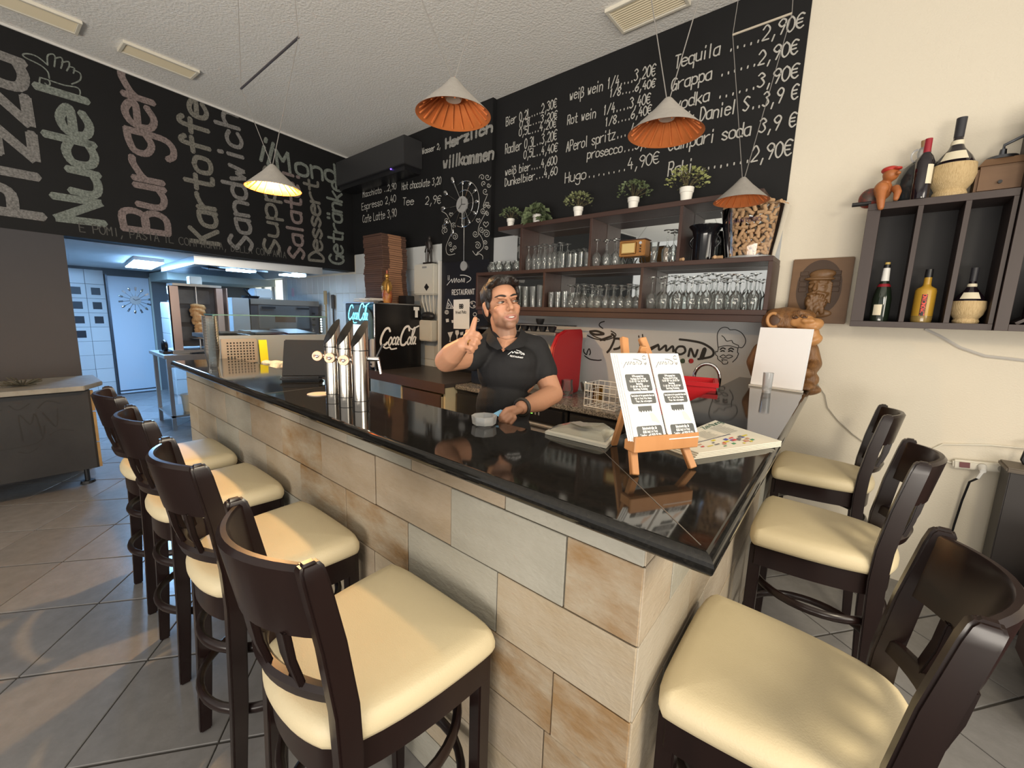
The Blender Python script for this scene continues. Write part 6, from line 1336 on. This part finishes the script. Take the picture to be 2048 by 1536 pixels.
# eyes, brows, teeth
eyew=mat('eye_white',(.38,.35,.32),.25); iris=mat('iris',(.025,.012,.006),.15); hairm=mat('black_hair',(.008,.006,.006),.42,noise=(60,.3,(.018,.014,.012)),bump=(120,.6),stretch=(1,1,.3))
gz=(hf*.95+hl*.28).normalized()
for s in (-1,1):
    c=hp_(s*.0315,.0765,-.001)
    e=MB(); eball(e,c,hl,hf,hu,(.0132,.0120,.0048)); e.obj('eye',eyew,man,smooth=60)
    e=MB(); eball(e,c+gz*.0086+hl*.0010,hl,gz,hu,(.0082,.0046,.0062),14,8); e.obj('iris',iris,man,smooth=60)
    MB().tube([hp_(s*(.014+.036*t),.0895-.020*t*t-.003*t,.0022+.0050*sin(PI*min(1,t*1.1))) for t in np.linspace(0,1,8)],[.0016,.0028,.0034,.0034,.0034,.0030,.0022,.0012],8).obj('eyelid',mat('lid',(.30,.14,.085),.5),man,smooth=60)
    MB().tube([hp_(s*(.016+.032*t),.0880-.018*t*t-.003*t,-.0052-.0022*sin(PI*t)) for t in np.linspace(0,1,8)],.0026,8).obj('lower_lid',mat('lid_low',(.50,.26,.165),.5),man,smooth=60)
    MB().tube([hp_(s*(.010+.046*t),.0945-.022*t*t,.0205+.0065*sin(PI*t*.8)) for t in np.linspace(0,1,9)],[.002,.0034,.0040,.0042,.0040,.0036,.003,.0022,.0012],8,).obj('eyebrow',hairm,man,smooth=60)
MB().loft([[hp_(.030*t,.0955-.0235*t*t,-.0690+.0090*t*t+.0028*(1-t*t)),hp_(.030*t,.0955-.0235*t*t,-.0715+.0092*t*t-.0024*(1-t*t))] for t in np.linspace(-1,1,15)],cap=False,closed=False).obj('teeth',mat('teeth',(.78,.74,.66),.3),man,smooth=60)
for dz,r in ((.0036,.0015),(-.0040,.0017)): MB().tube([hp_(.035*t,.0960-.0260*t*t,-.0702+dz*(1-t*t)+.0125*t*t) for t in np.linspace(-1,1,15)],r,6).obj('lip_line',mat('lip_dark',(.26,.09,.07),.5),man,smooth=60)
# hair
hm=MB()
hb_(hm,(0,-.030,.050),(.082,.090,.082)); hb_(hm,(0,-.055,.000),(.076,.066,.080)); hb_(hm,(.0,.030,.094),(.066,.052,.030)); hb_(hm,(-.012,.050,.102),(.052,.034,.026))
for s in (-1,1): hb_(hm,(s*.066,.018,.052),(.017,.040,.040)); hb_(hm,(s*.072,.016,.012),(.009,.014,.030))
rh=random.Random(5)
for k in range(46):
    a=rh.uniform(-1.1,1.1); q=rh.uniform(-.06,.075); c=(.070*sin(a),q,.050+.078*cos(a)*(1-.25*abs(q)/.08)); hb_(hm,c,(.014,.024,.010))
place(blob(hm,.0045,2,'hair'),'hair',hairm,man)
# polo shirt
sh=MB()
chain(sh,[SR,V(985,688,1.90),NB+Vector((0,0,-.030)),V(1036,688,1.93),SL_],[.062,.060,.058,.060,.063])
eball(sh,V(1016,742,1.915),rV,tV,uV,(.142,.110,.13)); eball(sh,V(1026,728,1.905),rV,tV,uV,(.118,.104,.09)); eball(sh,V(1007,812,1.92),rV,tV,uV,(.128,.112,.14)); eball(sh,V(1006,862,1.925),rV,tV,uV,(.130,.115,.12)); chain(sh,[V(1004,880,1.93),V(1002,935,1.94)],[.128,.132])
chain(sh,[SR,V(942,714,1.835)],[.063,.061]); chain(sh,[SL_,V(1088,744,1.925)],[.065,.064])
shm=mat('black_polo',(.0065,.0065,.008),.8,noise=(4,.3,(.009,.009,.011)),bump=(300,.15))
shirt=blob(sh,.0065,6,'polo_shirt'); so=place(shirt,'polo_shirt',shm,man)
# collar, placket and printed logo on the shirt
m=MB()
for s,pts in ((-1,[(979,654,1.905),(983,665,1.848),(993,678,1.808),(1004,697,1.795)]),(1,[(1042,656,1.915),(1040,668,1.858),(1033,680,1.815),(1009,698,1.795)])):
    P=[V(*p) for p in pts]; out=[p+(rV*s*.030-uV*.030+tV*.012) for p in P]; out[-1]=P[-1]+(rV*s*.020-uV*.006+tV*.004); lift=[p+uV*.004 for p in P]
    th=tV*.004+rV*s*.003
    rings=[[a,b_,b_-th,a-th] for a,b_ in zip(P,out)]
    MB().loft(rings).obj('collar',shm,so,smooth=40,world=True)
so['_o']=list(man['_o'])
for c_ in so.children: c_.data.transform(Matrix.Translation((-man['_o'][0],-man['_o'][1],-man['_o'][2])))
vneck=MB().loft([[V(*p) for p in ((988,672,1.862),(1012,680,1.828),(1037,674,1.866),(1020,690,1.812),(1006,704,1.800),(998,690,1.812))],[V(p[0],p[1],p[2]+.006) for p in ((988,672,1.862),(1012,680,1.828),(1037,674,1.866),(1020,690,1.812),(1006,704,1.800),(998,690,1.812))]]); vneck.obj('open_neck',mat('skin_neck',(.49,.25,.152),.5),man)
LO=V(1016,703,1.782)
FLg=lambda u,v,d=0:tuple(V(1017+u,706-v,1.783-d*4))
lw_=mat('logo_white',(.85,.85,.85),.5)
draw([[(-1,-3),(7,3),(8,0),(13,3),(14,0)],[(16,2),(15,0),(18,-1),(19,1),(16,2)],[(21,-1),(23,2),(25,-2)],[(16,6),(24,3),(28,-1),(25,-3)],[(30,0),(32,-3),(29,-3),(30,0)]],FLg,.9,'logo_print',lw_,man)
write('RESTAURANT',(3,-7),(29,-11),2.6,.6,FLg,'logo_print',lw_,man,jit=0)
# wrist watch band, ring, card
ax=(V(1030,819,1.60)-WL).normalized(); a1=ax.cross(uV).normalized(); a2=a1.cross(ax)
wc_=WL+ax*-.004
MB().tube([wc_+a1*(.033*cos(t))+a2*(.033*sin(t)) for t in np.linspace(0,2*PI,20,endpoint=False)],.007,8,closed=True).obj('bracelet',mat('black_band',(.03,.026,.02),.5),man,smooth=60)
rc=V(939.5,685.5,1.580); fd=(V(945,687,1.574)-V(926,679,1.598)).normalized(); b1=fd.cross(uV).normalized(); b2=b1.cross(fd)
MB().tube([rc+b1*(.0112*cos(t))+b2*(.0112*sin(t)) for t in np.linspace(0,2*PI,14,endpoint=False)],.002,6,closed=True).obj('finger_ring',mat('brass',(.55,.33,.08),.25,1),man,smooth=60)
cd=[V(984,829,1.556),V(1001,820,1.585),V(1014,823,1.578),V(1000,834,1.552)]
cdo=tag(MB().loft([[tuple(p) for p in cd],[tuple(p+uV*.0015) for p in cd]]).obj('blue_card',mat('card_blue',(.25,.55,.80),.4)),'light blue card held in the left hand over the bar','card')
cc=sum(cd,Vector())/4; MB().add([tuple(cc+(p-cc)*.35+uV*.0022) for p in cd],[(0,1,2,3)]).obj('print',ink,cdo)
# trousers and shoes below the counter
tr=MB(); hx=foot.x; hy=foot.y; side_=Vector((rV.x,rV.y,0)).normalized(); fw=Vector((tV.x,tV.y,0)).normalized()
for s in (-1,1):
    h0=Vector((hx,hy,.90))+side_*s*.08; chain(tr,[h0,Vector((hx,hy,.50))+side_*s*.10,Vector((hx,hy,.08))+side_*s*.11],[.092,.066,.052])
eball(tr,(hx,hy,.95),side_,fw,(0,0,1),(.155,.115,.11))
place(blob(tr,.011,4,'trousers'),'trousers',mat('dark_trousers',(.012,.012,.016),.8),man)
for s in (-1,1):
    m=MB(); c=Vector((hx,hy,0))+side_*s*.11; eball(m,c+fw*.06+Vector((0,0,.038)),side_,fw,(0,0,1),(.045,.13,.036)); eball(m,c+Vector((0,0,.06)),side_,fw,(0,0,1),(.043,.055,.055))
    place(blob(m,.009,2,'shoe'),'shoe',black_plastic,man)
